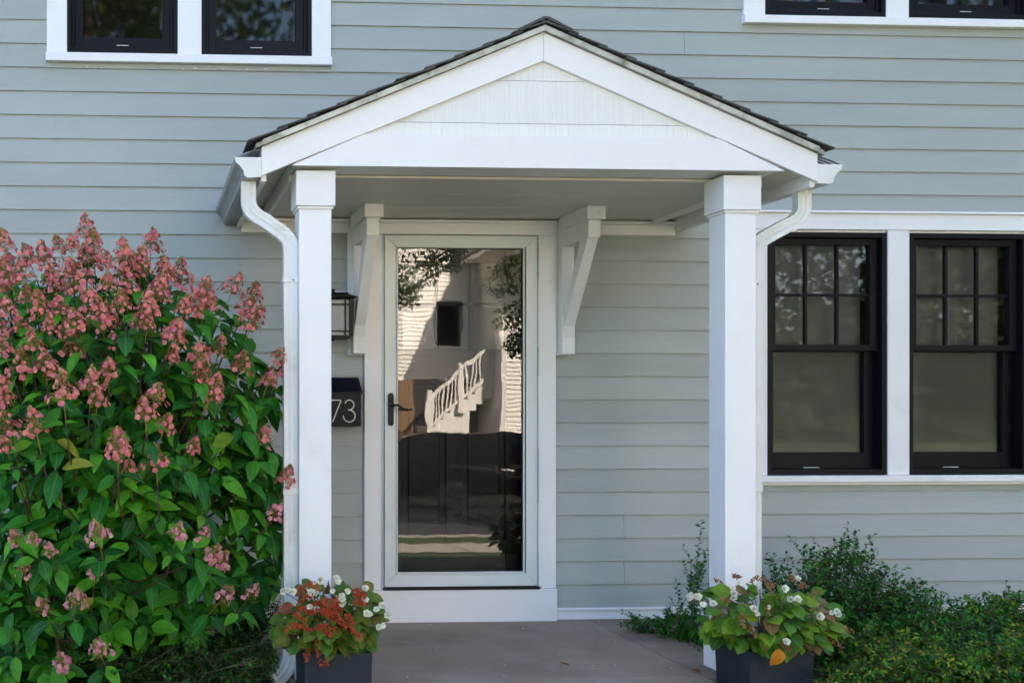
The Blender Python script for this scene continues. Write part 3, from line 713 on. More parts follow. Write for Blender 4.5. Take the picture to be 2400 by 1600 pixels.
# ------------------------------------------------------------------ leaf and flower meshes
def leaf_data(L=1.0, W=.5, fold=.12, droop=.25, tip=1.0, rows=6, wid=None, wave=0.0, petiole=0.0):
    """base at origin, along +Y, face up +Z. returns verts, faces, uvs"""
    V, F, U = [], [], []
    for i in range(rows+1):
        t = i/rows
        wv = W/2*(math.sin(math.pi*min(1,t**.85))**.8)*(1-.25*t*tip) if wid is None else W/2*wid(t)
        if i in (0, rows): wv = 0.004*L
        z = -droop*L*t*t; y = L*t*(1-.12*droop*t)
        for k in (-1,0,1):
            V.append((k*wv, y+petiole, z+abs(k)*fold*wv*2 + wave*L*math.sin(t*11+k)*abs(k))); U.append((.5+.5*k*min(1, wv/(W/2)), t))
    for i in range(rows):
        for k in range(2): a = i*3+k; F.append((a, a+1, a+4, a+3))
    return V, F, U
def mesh_from(name, V, F, U, mats, mi=None):
    me = bpy.data.meshes.new(name); me.from_pydata(V, [], F)
    uvl = me.uv_layers.new(name='UVMap'); li = 0; data = [0.0]*(2*len(me.loops))
    vi = [0]*len(me.loops); me.loops.foreach_get('vertex_index', vi)
    for i, v in enumerate(vi): data[2*i], data[2*i+1] = U[v]
    uvl.data.foreach_set('uv', data)
    for m_ in mats: me.materials.append(m_)
    if mi: me.polygons.foreach_set('material_index', mi)
    me.polygons.foreach_set('use_smooth', [True]*len(me.polygons)); return me
class Acc:
    def __init__(s): s.V, s.F, s.U, s.I = [], [], [], []
    def add(s, d, mx, mi=0):
        V, F, U = d; n = len(s.V)
        for v in V: s.V.append(tuple(mx @ Vector(v)))
        for f in F: s.F.append(tuple(n+i for i in f)); s.I.append(mi)
        s.U += U
    def mesh(s, name, mats): return mesh_from(name, s.V, s.F, s.U, mats, s.I)
def orient(pos, d, nrm, sc=1.0):
    d = Vector(d).normalized(); n = Vector(nrm); n = n - d*n.dot(d)
    if n.length < 1e-3: n = Vector((0,0,1)) - d*d.z
    if n.length < 1e-3: n = Vector((1,0,0))
    n.normalize(); x = d.cross(n)
    return Matrix(((x.x*sc,d.x*sc,n.x*sc,pos[0]),(x.y*sc,d.y*sc,n.y*sc,pos[1]),(x.z*sc,d.z*sc,n.z*sc,pos[2]),(0,0,0,1)))
def rv(a=1.0, rr=random): return Vector((rr.uniform(-a,a), rr.uniform(-a,a), rr.uniform(-a,a)))

CAMP = Vector((0,-6.375,1.3))
def world(px, py, D):
    """point seen at photo position (2400x1600) on the plane D metres in front of the street-side viewpoint"""
    f = 2550.; ps = R(YAW); PX = 475.4; a = (px-PX)/f
    dx = a*math.cos(ps)+math.sin(ps); dy = -a*math.sin(ps)+math.cos(ps); t = D/dy
    return Vector((dx*t, D-6.375, 1.3-(py-940)/f*t))

# ---- hydrangea
hyd = thing('hydrangea_shrub', 'tall panicle hydrangea shrub with pink and salmon flower heads beside the left column', 'shrub', (-.2,-.95,-.13))
hl = [leaf_data(1, w_, f_, d_, 1, 6, None, .008, .12) for w_, f_, d_ in ((.56,.10,.22),(.62,.16,.12),(.52,.2,.38),(.60,.06,.30),(.56,.13,.5))]
hlm = [mesh_from('leaf', *d, [M['hleaf']]) for d in hl]
heads = """201,528 11,556 71,587 107,598 141,556 168,560 220,566 287,556 354,556 210,600 249,597 287,590 382,614 122,632 19,614 63,671 19,700 96,702 134,663 220,700 296,655 287,692 48,738 115,742 182,732 344,740 373,655 11,751
388,622 369,665 417,640 474,673 474,700 541,661 592,676 574,702 588,738 404,766 402,816 465,812 513,791 465,856 560,838 646,815 652,850 495,893 627,870
11,796 53,838 106,828 128,848 166,796 268,776 255,848 149,902 213,880 227,915 330,745 404,760 13,880 17,914 85,978 21,987 13,1017 340,946 361,908 383,978 468,862 489,902 451,1019 276,1022
283,1030 306,1092 366,1060 230,1225 81,1236 119,1257 414,1221 474,1223 495,1276 223,1315 57,1308 36,1228 514,1286 517,1376 586,1363 706,1238 642,1176 668,1098 612,1005 103,1392 178,1376 235,1497 149,1530
310,620 160,610 250,640 60,630 330,600 185,650 -30,600 -60,680 -40,780 -50,900 430,700 350,700 160,760 75,780 30,640 5,650 245,735 140,700""".split()
def Dsurf(px, py, rr):
    u = (px-230)/470; v = (py-1080)/560
    return 4.62 + .62*min(1.3,u*u) + (.62*v*v if v < 0 else .25*v*v) + rr.uniform(-.10,.12)
rr = random.Random(11)
def flower_head(seed, Hh, Rr, dens, pm):
    r = random.Random(seed); A = Acc()
    pet = leaf_data(.0135, .0145, -.12, .3, 0, 4, lambda t: (.2,.72,1,.85,.3)[min(4,int(t*4+.01))])
    oct_ = ([(0,0,1),(1,0,0),(0,1,0),(-1,0,0),(0,-1,0),(0,0,-1)], [(0,1,2),(0,2,3),(0,3,4),(0,4,1),(5,2,1),(5,3,2),(5,4,3),(5,1,4)], [(.5,.5)]*6)
    for i in range(int(190*dens+110)):                # little fertile buds round the rachis
        h = r.random()**1.1; a = r.uniform(0, 6.283); rad = Rr*.80*(1-h)**.75*r.uniform(.2,1)
        s = r.uniform(.0024,.0050)
        A.add(oct_, Matrix.Translation((rad*math.cos(a), rad*math.sin(a), Hh*h*1.04)) @ Matrix.Diagonal((s,s,s,1)), 1)
    bm = BM(); tube(bm, [(0,0,-.09),(0,0,0),(0,0,Hh*.9)], .0028, 5, .001)
    for i in range(16):
        h = .05+.75*i/16; a = i*2.4; rad = Rr*.8*(1-h)**.7
        tube(bm, [(0,0,Hh*h*.8),(rad*math.cos(a)*.6,rad*math.sin(a)*.6,Hh*h*.95+.004),(rad*math.cos(a),rad*math.sin(a),Hh*h+.006)], .0011, 3)
    bm.verts.index_update(); A.add(([tuple(v.co) for v in bm.verts], [tuple(v.index for v in f.verts) for f in bm.faces], [(.5,.5)]*len(bm.verts)), Matrix.Identity(4), 2); bm.free()
    for i in range(int(62*dens)):                    # showy four-petalled florets
        h = r.random()**1.25*.92; a = r.uniform(0, 6.283); rad = Rr*(1-h*.93)**.8*r.uniform(.75,1.08)
        c_ = Vector((rad*math.cos(a), rad*math.sin(a), Hh*h + r.uniform(-.012,.008)))
        nn = (Vector((math.cos(a), math.sin(a), .55)) + rv(.45, r)).normalized()
        t1 = nn.orthogonal().normalized(); t2 = nn.cross(t1); off = r.uniform(0,1.5); s = r.uniform(.8,1.25)
        for q in range(4):
            an = off + q*math.pi/2 + r.uniform(-.15,.15); d = t1*math.cos(an)+t2*math.sin(an)
            A.add(pet, orient(c_, d + nn*r.uniform(-.1,.25), nn, s))
    return A.mesh('flower_head', [pm, M['bud'], M['bud']])
hm_top = [flower_head(i, .105+.008*i, .072+.004*i, .62, M['petal']) for i in range(5)]
hm_mid = [flower_head(20+i, .088+.008*i, .064+.005*i, .42, M['petal']) for i in range(4)]
hm_low = [flower_head(40+i, .085+.008*i, .054+.003*i, .34, M['petal2']) for i in range(4)]
stem_pts = []; BASE = Vector((-.18,-.95,-.13))
nodes = []
for hp_ in heads:
    px, py = map(float, hp_.split(','))
    D = Dsurf(px, py, rr)-.13; c_ = world(px, py, D) - Vector((0,0,.06))
    set_ = hm_top if py < 770 else (hm_mid if py < 1110 else hm_low)
    lean = Vector(((px-240)/900+rr.uniform(-.22,.22), -.25+rr.uniform(-.3,.15), 1.0)).normalized()
    if py > 1150: lean = (lean + Vector((0,-.3,-.2))).normalized()
    s = rr.uniform(.62,1.1)
    inst('flower_head', rr.choice(set_), Matrix.Translation(c_) @ lean.to_track_quat('Z','Y').to_matrix().to_4x4() @ Matrix.Rotation(rr.uniform(0,6.28),4,'Z') @ Matrix.Diagonal((s,s,s,1)), hyd)
    tipp = c_ - lean*.08
    stem_pts.append((tipp, lean)); nodes.append((tipp - lean*.03, lean, True))
# leafy nodes through the crown volume
def inside(px, py):
    O = [(-150,640),(0,640),(60,690),(150,650),(250,670),(330,640),(400,700),(450,690),(520,735),(570,730),(560,800),(640,850),(655,950),(640,1040),(668,1100),(690,1230),(640,1290),(660,1350),(600,1420),(540,1460),(470,1490),(440,1560),(330,1590),(270,1540),(180,1620),(120,1700),(-150,1700)]
    c_ = False; j = len(O)-1
    for i in range(len(O)):
        if (O[i][1] > py) != (O[j][1] > py) and px < (O[j][0]-O[i][0])*(py-O[i][1])/(O[j][1]-O[i][1])+O[i][0]: c_ = not c_
        j = i
    return c_
cnt = 0
while cnt < 900:
    px = rr.uniform(-150, 700); py = rr.uniform(600, 1680)
    if not inside(px, py): continue
    if py < 860 and rr.random() < .35: continue
    dep = rr.random()**1.3*.75
    c_ = world(px, py, Dsurf(px, py, rr)+dep+.05)
    out = Vector(((c_.x+.15)*.9, -.65, .35)).normalized()
    ax = (out + Vector((0,0,.35)) + rv(.5, rr)).normalized()
    nodes.append((c_, ax, False)); cnt += 1
leaves = []
for c_, ax, ishead in nodes:
    t1 = ax.orthogonal().normalized(); t2 = ax.cross(t1); off = rr.uniform(0, 6.28)
    for q in range(4 if not ishead else 3):
        an = off + q*(math.pi/2 if not ishead else 2.1) + rr.uniform(-.3,.3)
        d = t1*math.cos(an) + t2*math.sin(an) + ax*rr.uniform(.0,.35)
        d.z -= rr.uniform(-.05,.5)
        d.normalize(); L_ = rr.uniform(.07,.168)*(.85 if ishead else 1)
        nrm = (ax*.9 + Vector((0,-.35,.75)) + rv(.3, rr)).normalized()
        leaves.append((orient(c_ + rv(.012, rr), d, nrm, L_), c_, rr.randrange(5)))
leaves.sort(key=lambda l: l[1].y)
for mx, c_, k_ in leaves[:292]: inst('leaf', hlm[k_], mx, hyd)
A = Acc()
for mx, c_, k_ in leaves[292:]: A.add(hl[k_], mx)
o = parent(link(bpy.data.objects.new('foliage', A.mesh('foliage', [M['hleaf']]))), hyd); tag(o, kind='stuff')
bm = BM()
for tipp, lean in stem_pts:
    b0 = BASE + Vector((rr.uniform(-.3,.3), rr.uniform(-.15,.15), 0)); mid = b0.lerp(tipp, .55) + Vector((0,0,.12)) + rv(.05, rr)
    pts = [tipp.copy()]
    pts = [b0, b0.lerp(mid,.5)+rv(.03,rr), mid, mid.lerp(tipp - lean*.18,.6), tipp - lean*.15, tipp]
    tube(bm, pts, .0085, 5, .0026)
obj('stem', bm, M['stem'], hyd, smooth=True, kind='stuff')
bm = BM()
for px, D in ((142,4.95),(158,5.0),(40,5.1)):
    t0 = world(px, 1690, D); t1 = world(px+rr.uniform(-15,15), 1380, D+.05); tube(bm, [t0, t0.lerp(t1,.5)+rv(.01,rr), t1], .016, 8, .011)
obj('trunk', bm, M['twig'], hyd, smooth=True)

# ---- small-leaved shrubs
def small_shrub(name, label, base, tips, mats, seed, leafL=.02, branch_leaves=26, fan=6, width=.5, stemr=.0022, blen=.12):
    """tips: list of (tip point); leaves run along the outer half of each branch and its twigs"""
    r = random.Random(seed)
    th = thing(name, label, 'shrub', base)
    A = Acc(); bm = BM(); d = leaf_data(1, width, .12, .15, 1, 2, lambda t: (0,1,0)[min(2,int(t*2+.01))]); B = Vector(base)
    for tip, spread in tips:
        tip = Vector(tip); b0 = B + Vector((r.uniform(-spread,spread), r.uniform(-spread,spread)*.6, 0))
        if abs(tip.x - B.x) > .6: b0.x = tip.x + r.uniform(-.25,.25)
        mid = b0.lerp(tip,.5) + Vector((0,0,.06)) + rv(.04, r)
        P = [b0, mid, tip]
        tube(bm, P, stemr*1.5, 4, stemr*.5)
        for k in range(fan):
            t = r.uniform(.35,1.0); o = (mid.lerp(tip, (t-.5)*2) if t > .5 else b0.lerp(mid, t*2))
            dr = ((tip-mid).normalized()*.9 + rv(.9, r) + Vector((0,-.1,.25))).normalized(); ln = blen*r.uniform(.6,1.3)
            if k == 0: o = tip - (tip-mid).normalized()*.02; dr = ((tip-mid).normalized() + rv(.2,r)).normalized()
            e = o + dr*ln; tube(bm, [o, e], stemr*.6, 3, stemr*.3)
            n = int(branch_leaves*r.uniform(.7,1.2)*ln/blen)
            for q in range(n):
                c_ = o.lerp(e, (q+.5)/n); side = dr.orthogonal().normalized(); side.rotate(Matrix.Rotation(r.uniform(0,6.28), 3, dr))
                dd = (side + dr*r.uniform(.3,1.0)).normalized()
                A.add(d, orient(c_, dd, Vector((0,-.3,1))+rv(.7,r), leafL*r.uniform(.7,1.3)), r.choices(range(len(mats)), [3]+[1]*(len(mats)-1))[0])
    o = parent(link(bpy.data.objects.new('foliage', A.mesh('foliage', mats))), th); tag(o, kind='stuff')
    obj('branch', bm, M['twig'], th, kind='stuff')
    return th
def tips_from(ptlist, r, per, jit=12, djit=.12):
    out = []
    for (px, py, D) in ptlist:
        for k in range(per): out.append((world(px+r.gauss(0,jit), py+abs(r.gauss(0,jit*1.3)), D+r.uniform(-djit,djit)), .12))
    return out
r = random.Random(5)
pk = [(1862,1300,5.75),(1895,1268,5.7),(1930,1262,5.7),(1945,1250,5.7),(1975,1252,5.7),(1990,1285,5.65),(2040,1315,5.6),(2030,1300,5.65),(2075,1345,5.6),(2080,1325,5.6),(1815,1310,5.8),(1830,1350,5.7),(1880,1350,5.65),(1930,1330,5.6),(1970,1350,5.6),(2010,1365,5.6),(2050,1385,5.55),(2100,1390,5.6),(2135,1372,5.6),(1850,1400,5.55),(1910,1400,5.5),(1970,1405,5.5),(2030,1420,5.45),(2090,1430,5.4),(2150,1405,5.55),(1900,1450,5.3),(1980,1460,5.3),(2050,1470,5.3),(2110,1480,5.3),(2180,1375,5.5),(2210,1400,5.45),(2150,1355,5.55),(2120,1340,5.6),(2185,1430,5.4),(2350,1375,5.5),(2362,1392,5.5),(2330,1405,5.5),(2380,1400,5.5),(2270,1415,5.45),(2170,1395,5.3),(2215,1400,5.3),(2255,1405,5.3),(2300,1400,5.3),(2200,1430,5.1),(2250,1435,5.1),(2300,1430,5.1),(2150,1440,5.1)]
pk = [(a, b+52, c) for a, b, c in pk]
tp = tips_from(pk, r, 5, 14) + [(world(x,y,5.75), .1) for x, y in ((1636,1295),(1642,1342),(1632,1378),(1650,1420),(1625,1360))]
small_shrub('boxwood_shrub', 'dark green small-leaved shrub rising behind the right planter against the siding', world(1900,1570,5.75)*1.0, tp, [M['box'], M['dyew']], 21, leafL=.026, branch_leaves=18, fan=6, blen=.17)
pk = [(1488,1455,6.0),(1510,1465,5.95),(1540,1448,5.95),(1565,1432,5.95),(1590,1440,5.9),(1600,1465,5.85),(1560,1475,5.85),(1620,1470,5.8),(1640,1490,5.7),(1655,1510,5.6),(1630,1440,5.85),(1590,1485,5.8),(1620,1500,5.7)]
small_shrub('creeping_evergreen', 'low dark evergreen sprigs creeping over the right edge of the porch floor', (3.05,-.42,-.13), [(a,.05) for a,_ in tips_from(pk, r, 3, 10, .06)], [M['box']], 22, leafL=.021, branch_leaves=20, fan=5, blen=.09)
pk = []
for i in range(64):
    px = r.uniform(2080, 2520); D = r.uniform(4.6,5.7); top = {0:1395}.get(0)
    py = 1425 + (5.75-D)*120 + r.uniform(-18,60) - (35 if 2300 < px < 2420 and D > 5.3 else 0)
    pk.append((px, py, D))
small_shrub('yellowing_shrub', 'low spreading yellow-green shrub below the right windows', (4.6,-1.1,-.13), [(a,.5) for a,_ in tips_from(pk, r, 5, 20)], [M['yew'], M['box'], M['box'], M['dyew']], 23, leafL=.027, branch_leaves=20, fan=6, blen=.13)
pk = []
for i in range(40):
    D = r.uniform(4.5,5.1); px = r.uniform(1985, 2480); pk.append((px, 1490+(5.1-D)*110+r.uniform(-15,60), D))
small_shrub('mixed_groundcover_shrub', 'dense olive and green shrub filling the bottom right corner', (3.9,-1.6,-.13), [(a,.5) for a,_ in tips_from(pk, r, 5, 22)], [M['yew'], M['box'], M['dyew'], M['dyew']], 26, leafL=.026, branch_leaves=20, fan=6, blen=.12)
pk = []
for i in range(60):
    px = r.uniform(160, 625); D = r.uniform(4.7,5.6); py = 1445 + (5.6-D)*110 + r.uniform(0,80); pk.append((px, py, D))
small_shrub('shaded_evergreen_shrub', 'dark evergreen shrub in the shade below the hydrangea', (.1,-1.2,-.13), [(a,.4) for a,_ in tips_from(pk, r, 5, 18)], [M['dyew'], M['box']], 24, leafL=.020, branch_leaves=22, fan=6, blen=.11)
pk = [(590,1395,5.85),(610,1412,5.8),(635,1440,5.8),(620,1460,5.75),(600,1430,5.8),(580,1450,5.7),(640,1425,5.85),(655,1450,5.8),(570,1420,5.75)]
small_shrub('wispy_evergreen', 'wispy dark twigs between the hydrangea and left downspout', (.45,-.5,-.13), [(a,.1) for a,_ in tips_from(pk, r, 3, 12, .06)], [M['dyew'], M['box']], 25, leafL=.019, branch_leaves=16, fan=5, blen=.09)

# ------------------------------------------------------------------ planters
def heart(t): return (0, .72, .98, 1.0, .86, .55, 0)[min(6, int(t*6+.01))]
bl = [leaf_data(1, .86, f_, d_, 1, 6, heart, .012, .25) for f_, d_ in ((.08,.18),(.14,.3),(.04,.45))]
def white_flower(seed):
    r = random.Random(seed); A = Acc(); pet = leaf_data(.021, .022, .25, -.3, 0, 3, lambda t: (.3,.95,1,.5)[min(3,int(t*3+.01))])
    for ring, (n, up) in enumerate(((5,.15),(4,.7),(3,1.6))):
        for q in range(n):
            a = q*6.283/n + ring*.6 + r.uniform(-.2,.2)
            A.add(pet, orient((0,0,ring*.002), (math.cos(a), math.sin(a), up), (-math.cos(a)*up, -math.sin(a)*up, 1), (1.0,.8,.55)[ring]*r.uniform(.9,1.1)))
    sp = leaf_data(.004,.006,0,0,0,2)
    for q in range(9):
        a = q*.7; A.add(sp, orient((.002*math.cos(a),.002*math.sin(a),.006), (math.cos(a)*.6,math.sin(a)*.6,1), (0,0,1)), 1)
    return A.mesh('flower', [M['wpetal'], M['digit']])
wf = [white_flower(i) for i in range(4)]
def planter(label, x0, yf, zt_, plant_c, rx, rz, leafm, leafL, nleaf, fl, seed, red, tilt=0):
    r = random.Random(seed); W_ = .30
    th = thing('potted_plant', label, 'planter', (x0+W_/2, yf+W_/2, -.17))
    bm = BM(); t_ = .012; ins = .012
    c0 = (x0+W_/2, yf+W_/2)
    def ringv(h_, z): return [bm.verts.new((c0[0]+i*h_, c0[1]+j*h_, z)) for i,j in ((-1,-1),(1,-1),(1,1),(-1,1))]
    a = ringv(W_/2-ins, -.169); b = ringv(W_/2, zt_); c_ = ringv(W_/2-t_, zt_); d = ringv(W_/2-t_-.008, zt_-.14)
    bm.faces.new(a[::-1])
    for p_, q_ in ((a,b),(b,c_),(c_,d)):
        for i in range(4): bm.faces.new((p_[i], p_[(i+1)%4], q_[(i+1)%4], q_[i]))
    bmesh.ops.bevel(bm, geom=[e for e in bm.edges if e.calc_length() > .1], offset=.0025, segments=2, affect='EDGES')
    obj('pot', bm, M['pot'], th)
    box('soil', c0[0]-W_/2+.022, c0[0]+W_/2-.022, c0[1]-W_/2+.022, c0[1]+W_/2-.022, zt_-.06, zt_-.025, M['soil'], th, 0)
    ms = [mesh_from('leaf', *d_, [M[leafm]]) for d_ in bl]
    C = Vector(plant_c); bs = BM(); root = Vector((c0[0], c0[1], zt_-.03))
    for i in range(nleaf):
        while True:
            v = rv(1, r)
            if v.length < 1 and v.length > .45 and v.z > -.95: break
        if v.y > .3 and r.random() < .6: v.y = -v.y
        p_ = C + Vector((v.x*rx, v.y*rx*.8, v.z*rz)); p_.z = max(p_.z, zt_+.045)
        d = Vector((v.x, v.y-.2, v.z*.3 - r.uniform(.0,.6))) + rv(.35, r)
        nrm = Vector((v.x*.6, v.y*.6-.75, .75)) + rv(.3, r)
        inst('leaf', r.choice(ms), orient(p_, d, nrm, leafL*r.uniform(.65,1.2)), th)
        if i % 3 == 0: tube(bs, [root+rv(.05,r), root.lerp(p_,.5)+Vector((0,0,.03)), p_], .003, 4, .0015)
    for (px, py) in fl:
        p_ = world(px, py, 6.375+C.y-rx*.85-.04+r.uniform(-.03,.02))
        inst('flower', r.choice(wf), Matrix.Translation(p_) @ (Vector((r.uniform(-.4,.4),-1,.35+r.uniform(-.3,.5)))).to_track_quat('Z','Y').to_matrix().to_4x4() @ Matrix.Diagonal((fs_ := r.uniform(.6,.98),fs_,fs_,1)), th)
        tube(bs, [C.lerp(p_,.5), p_+Vector((0,.006,-.003))], .0018, 4)
    obj('stem', bs, M['twig'], th, kind='stuff')
    # floret sprays
    A = Acc(); sp = leaf_data(.011,.008,.1,.2,0,2)
    for (p0, p1, n) in red:
        P0, P1 = Vector(p0), Vector(p1)
        for q in range(n):
            t = q/n; c_ = P0.lerp(P1, t) + rv(.008, r) + Vector((0,0,.012*math.sin(t*3.1)))
            for _ in range(4): A.add(sp, orient(c_+rv(.005,r), rv(1,r), Vector((0,-1,.5))+rv(.5,r), r.uniform(.6,1.3)))
    if red:
        o = parent(link(bpy.data.objects.new('floret_spray', A.mesh('floret_spray', [M['redfl' if seed == 31 else 'dry']]))), th); tag(o, kind='stuff')
    return th, C
k7 = lambda L_: [(600+a/3.36, 1150+b/3.36) for a, b in L_]
k8 = lambda L_: [(1560+a/5.227, 1300+b/5.227) for a, b in L_]
rr = random.Random(77)
CL = world(772, 1450, 4.86); CL.y = -1.525
sprays = []
for (px, py, qx, qy, n) in [(700,1410,735,1398,14),(722,1440,760,1430,16),(760,1430,800,1455,18),(775,1450,815,1470,18),(780,1405,800,1425,10),(830,1385,858,1400,14),(830,1395,850,1410,12),(690,1440,715,1460,12),(700,1470,730,1480,10),(740,1470,785,1475,14),(770,1420,800,1430,16),(810,1440,830,1470,12),(820,1470,845,1500,12),(760,1480,780,1500,9),(670,1480,700,1462,9),(725,1365,745,1385,7),(700,1385,735,1375,7),(745,1500,752,1560,12),(758,1440,790,1442,18),(832,1412,862,1420,10),(735,1420,770,1412,14),(700,1425,730,1432,12),(860,1375,835,1390,8),(722,1535,712,1552,5),(765,1555,762,1562,3),(640,1440,705,1420,5)]:
    sprays.append((world(px,py,4.63+rr.uniform(-.02,.05)), world(qx,qy,4.61+rr.uniform(-.03,.04)), int(n*1.7)))
th, _ = planter('slate square planter of red and white flowers in front of the left column', .692, -1.672, .203, CL, .212, .175, 'bleaf', .066, 285,
        k7([(510,705),(645,715),(630,690),(600,785),(715,790),(430,800),(465,805),(680,850),(675,825),(855,770),(855,855),(425,915),(475,930),(890,975),(870,965),(950,935),(995,905),(960,1070),(995,1060),(250,780),(285,790),(215,790),(1040,985),(675,880)]), 31, sprays)
CRt = world(1795, 1452, 4.86); CRt.y = -1.525
sprays = []
for (px, py, qx, qy, n) in [(1722,1348,1732,1358,6),(1675,1362,1688,1368,5),(1765,1358,1795,1365,7),(1802,1370,1808,1390,6),(1855,1355,1862,1362,4),(1875,1370,1890,1380,5),(1690,1405,1715,1410,5),(1795,1430,1803,1440,5),(1735,1440,1745,1475,6),(1760,1470,1775,1500,5),(1930,1440,1962,1455,8),(1905,1395,1920,1388,4),(1940,1490,1978,1530,6),(1990,1480,1975,1475,3),(1795,1520,1798,1540,4)]:
    sprays.append((world(px,py,4.63+rr.uniform(-.02,.04)), world(qx,qy,4.62+rr.uniform(-.03,.03)), int(n*2.2)))
thr, _ = planter('slate square planter of green leaves and small white flowers in front of the right column', 2.684, -1.672, .187, CRt, .265, .175, 'bleaf2', .070, 295,
        k8([(815,405),(830,525),(820,470),(895,355),(270,530),(300,505),(385,510),(455,605),(580,600),(1075,660),(1110,720),(1250,635),(1440,440),(1455,410),(1620,290),(1525,540),(1610,545),(1885,755),(2030,710),(2110,730),(2095,690),(1470,1065)]), 32, sprays)
om = mesh_from('leaf', *bl[1], [M['orleaf']]); o = inst('leaf', om, orient(world(1830,1508,4.60), (-.35,-.1,-1), (.3,-1,.2), .085), thr); o['label'] = 'orange withered leaf'

# fallen leaf and paint flecks on the porch
bm = BM(); d = leaf_data(.05,.03,.4,-.25,1,5); vv = [bm.verts.new(v) for v in d[0]]
for f in d[1]: bm.faces.new([vv[i] for i in f])
me_o = obj('fallen_leaf', bm, M['dry'], None, True); pl = world(1335,1549,5.23); me_o.location = (pl.x, pl.y, .009); me_o.rotation_euler = (0,0,R(70))
tag(me_o, 'dry brown fallen leaf lying on the middle of the porch floor', 'leaf')
me_o2 = bpy.data.objects.new('fallen_leaf', me_o.data); link(me_o2); pl = world(1640,1582,5.08); me_o2.location = (pl.x, pl.y, .009); me_o2.rotation_euler = (0,0,R(110)); me_o2.scale = (.8,1.1,1)
tag(me_o2, 'dry brown fallen leaf lying beside the right column foot', 'leaf')
bm = BM()
for i in range(26):
    p_ = Vector((rr.uniform(.95,2.7), rr.uniform(-1.33,-.1), .0008)); s = rr.uniform(.002,.006)
    vs = [bm.verts.new(p_+Vector((s*math.cos(a)*rr.uniform(.6,1.4), s*math.sin(a)*rr.uniform(.6,1.4), 0))) for a in (0,1.2,2.4,3.6,4.9)]; bm.faces.new(vs)
obj('paint_fleck', bm, M['white'], porch_slab, kind='stuff')

# ------------------------------------------------------------------ the far side of the street (seen in the glass)
opp = thing('neighbour_house', 'cream clapboard house across the street with white outside stairs', 'house', (9,-26,-1))
OY = -26.0
bm = BM(); z = 1.95
def oclap(x0, x1, z0, z1, y=OY):
    z = z0
    while z < z1: prism_yz(bm, [(y+.034,z),(y+.004,z+.128),(y-.01,z+.128),(y-.01,z)], x0, x1); z += .128
oclap(3.5, 10.05, 1.95, 8.6); oclap(10.05, 17, .1, 8.6, OY+2)
obj('siding', bm, M['osiding'], opp, kind='stuff')
bm = BM(); bx(bm, 3.5, 10.05, OY-8, OY-.012, -1.1, 8.6); bx(bm, 10.0505, 17, OY-8, OY+1.988, -1.1, 8.6)
obj('wall', bm, M['osiding'], opp)
bm = BM(); bx(bm, 3.5, 8.08, OY-.01, OY+.04, -1.05, 1.94); obj('foundation', bm, M['obrown'], opp)
bm = BM(); bx(bm, 8.08, 10.05, OY-.01, OY+.03, -1.05, 1.94); obj('dark_recess_sheet', bm, M['dark'], opp)  # flat dark sheet, painting the shade of the recess behind the stairs
box('corner_board', 10.045, 10.2, OY+1.99, OY+2.045, -.9, 8.5, M['owhite'], opp, 0)
box('shadow_canopy', 9.45, 13.0, OY+.03, OY+3.85, 5.4, 5.55, M['owhite'], opp, 0)  # added slab, sized to cast the diagonal shadow across the siding
bm = BM(); prism_yz(bm, [(OY+.9,8.5),(OY+.9,8.7),(OY-4,11.2),(OY-9,8.7),(OY-9,8.5)], 3, 17.5); obj('roof', bm, M['roofmat'], opp)
f = box('window', 8.78, 9.52, OY+.005, OY+.05, 2.98, 4.3, M['black'], opp, 0)
box('window_casing', 8.68, 9.62, OY+.003, OY+.04, 2.90, 4.40, M['owhite'], opp, 0)
# stairs climbing to the right, white balustrade
SYA = OY+.15
bm = BM(); n = 8; x0, z0_ = 8.15, .36; rx_, rz_ = .235, .195
for i in range(n): bx(bm, x0+i*rx_, x0+(i+1)*rx_, SYA, SYA+1.2, -1.0 if i < 5 else z0_+(i-1.6)*rz_, z0_+(i+1)*rz_)
obj('stair', bm, M['owhite'], opp)
def st(x): return z0_ + (x-x0)/rx_*rz_
bm = BM(); ye = SYA+1.22
for (dz_, r_) in ((1.05,.05),(.18,.04)):
    sweep(bm, [(x0,ye,st(x0)+dz_),(x0+n*rx_,ye,st(x0+n*rx_)+dz_)], [(-r_,-r_),(r_,-r_),(r_,r_),(-r_,r_)], Vector((0,1,0)))
for i in range(17):
    xx = x0+.08+i*.12; sweep(bm, [(xx,ye,st(xx)+.2),(xx,ye,st(xx)+1.0)], [(-.022,-.022),(.022,-.022),(.022,.022),(-.022,.022)])
for xx in (x0, x0+n*rx_*.5, x0+n*rx_): bx(bm, xx-.07, xx+.07, ye-.07, ye+.07, st(xx)-.2, st(xx)+1.25)
obj('stair_railing', bm, M['owhite'], opp)

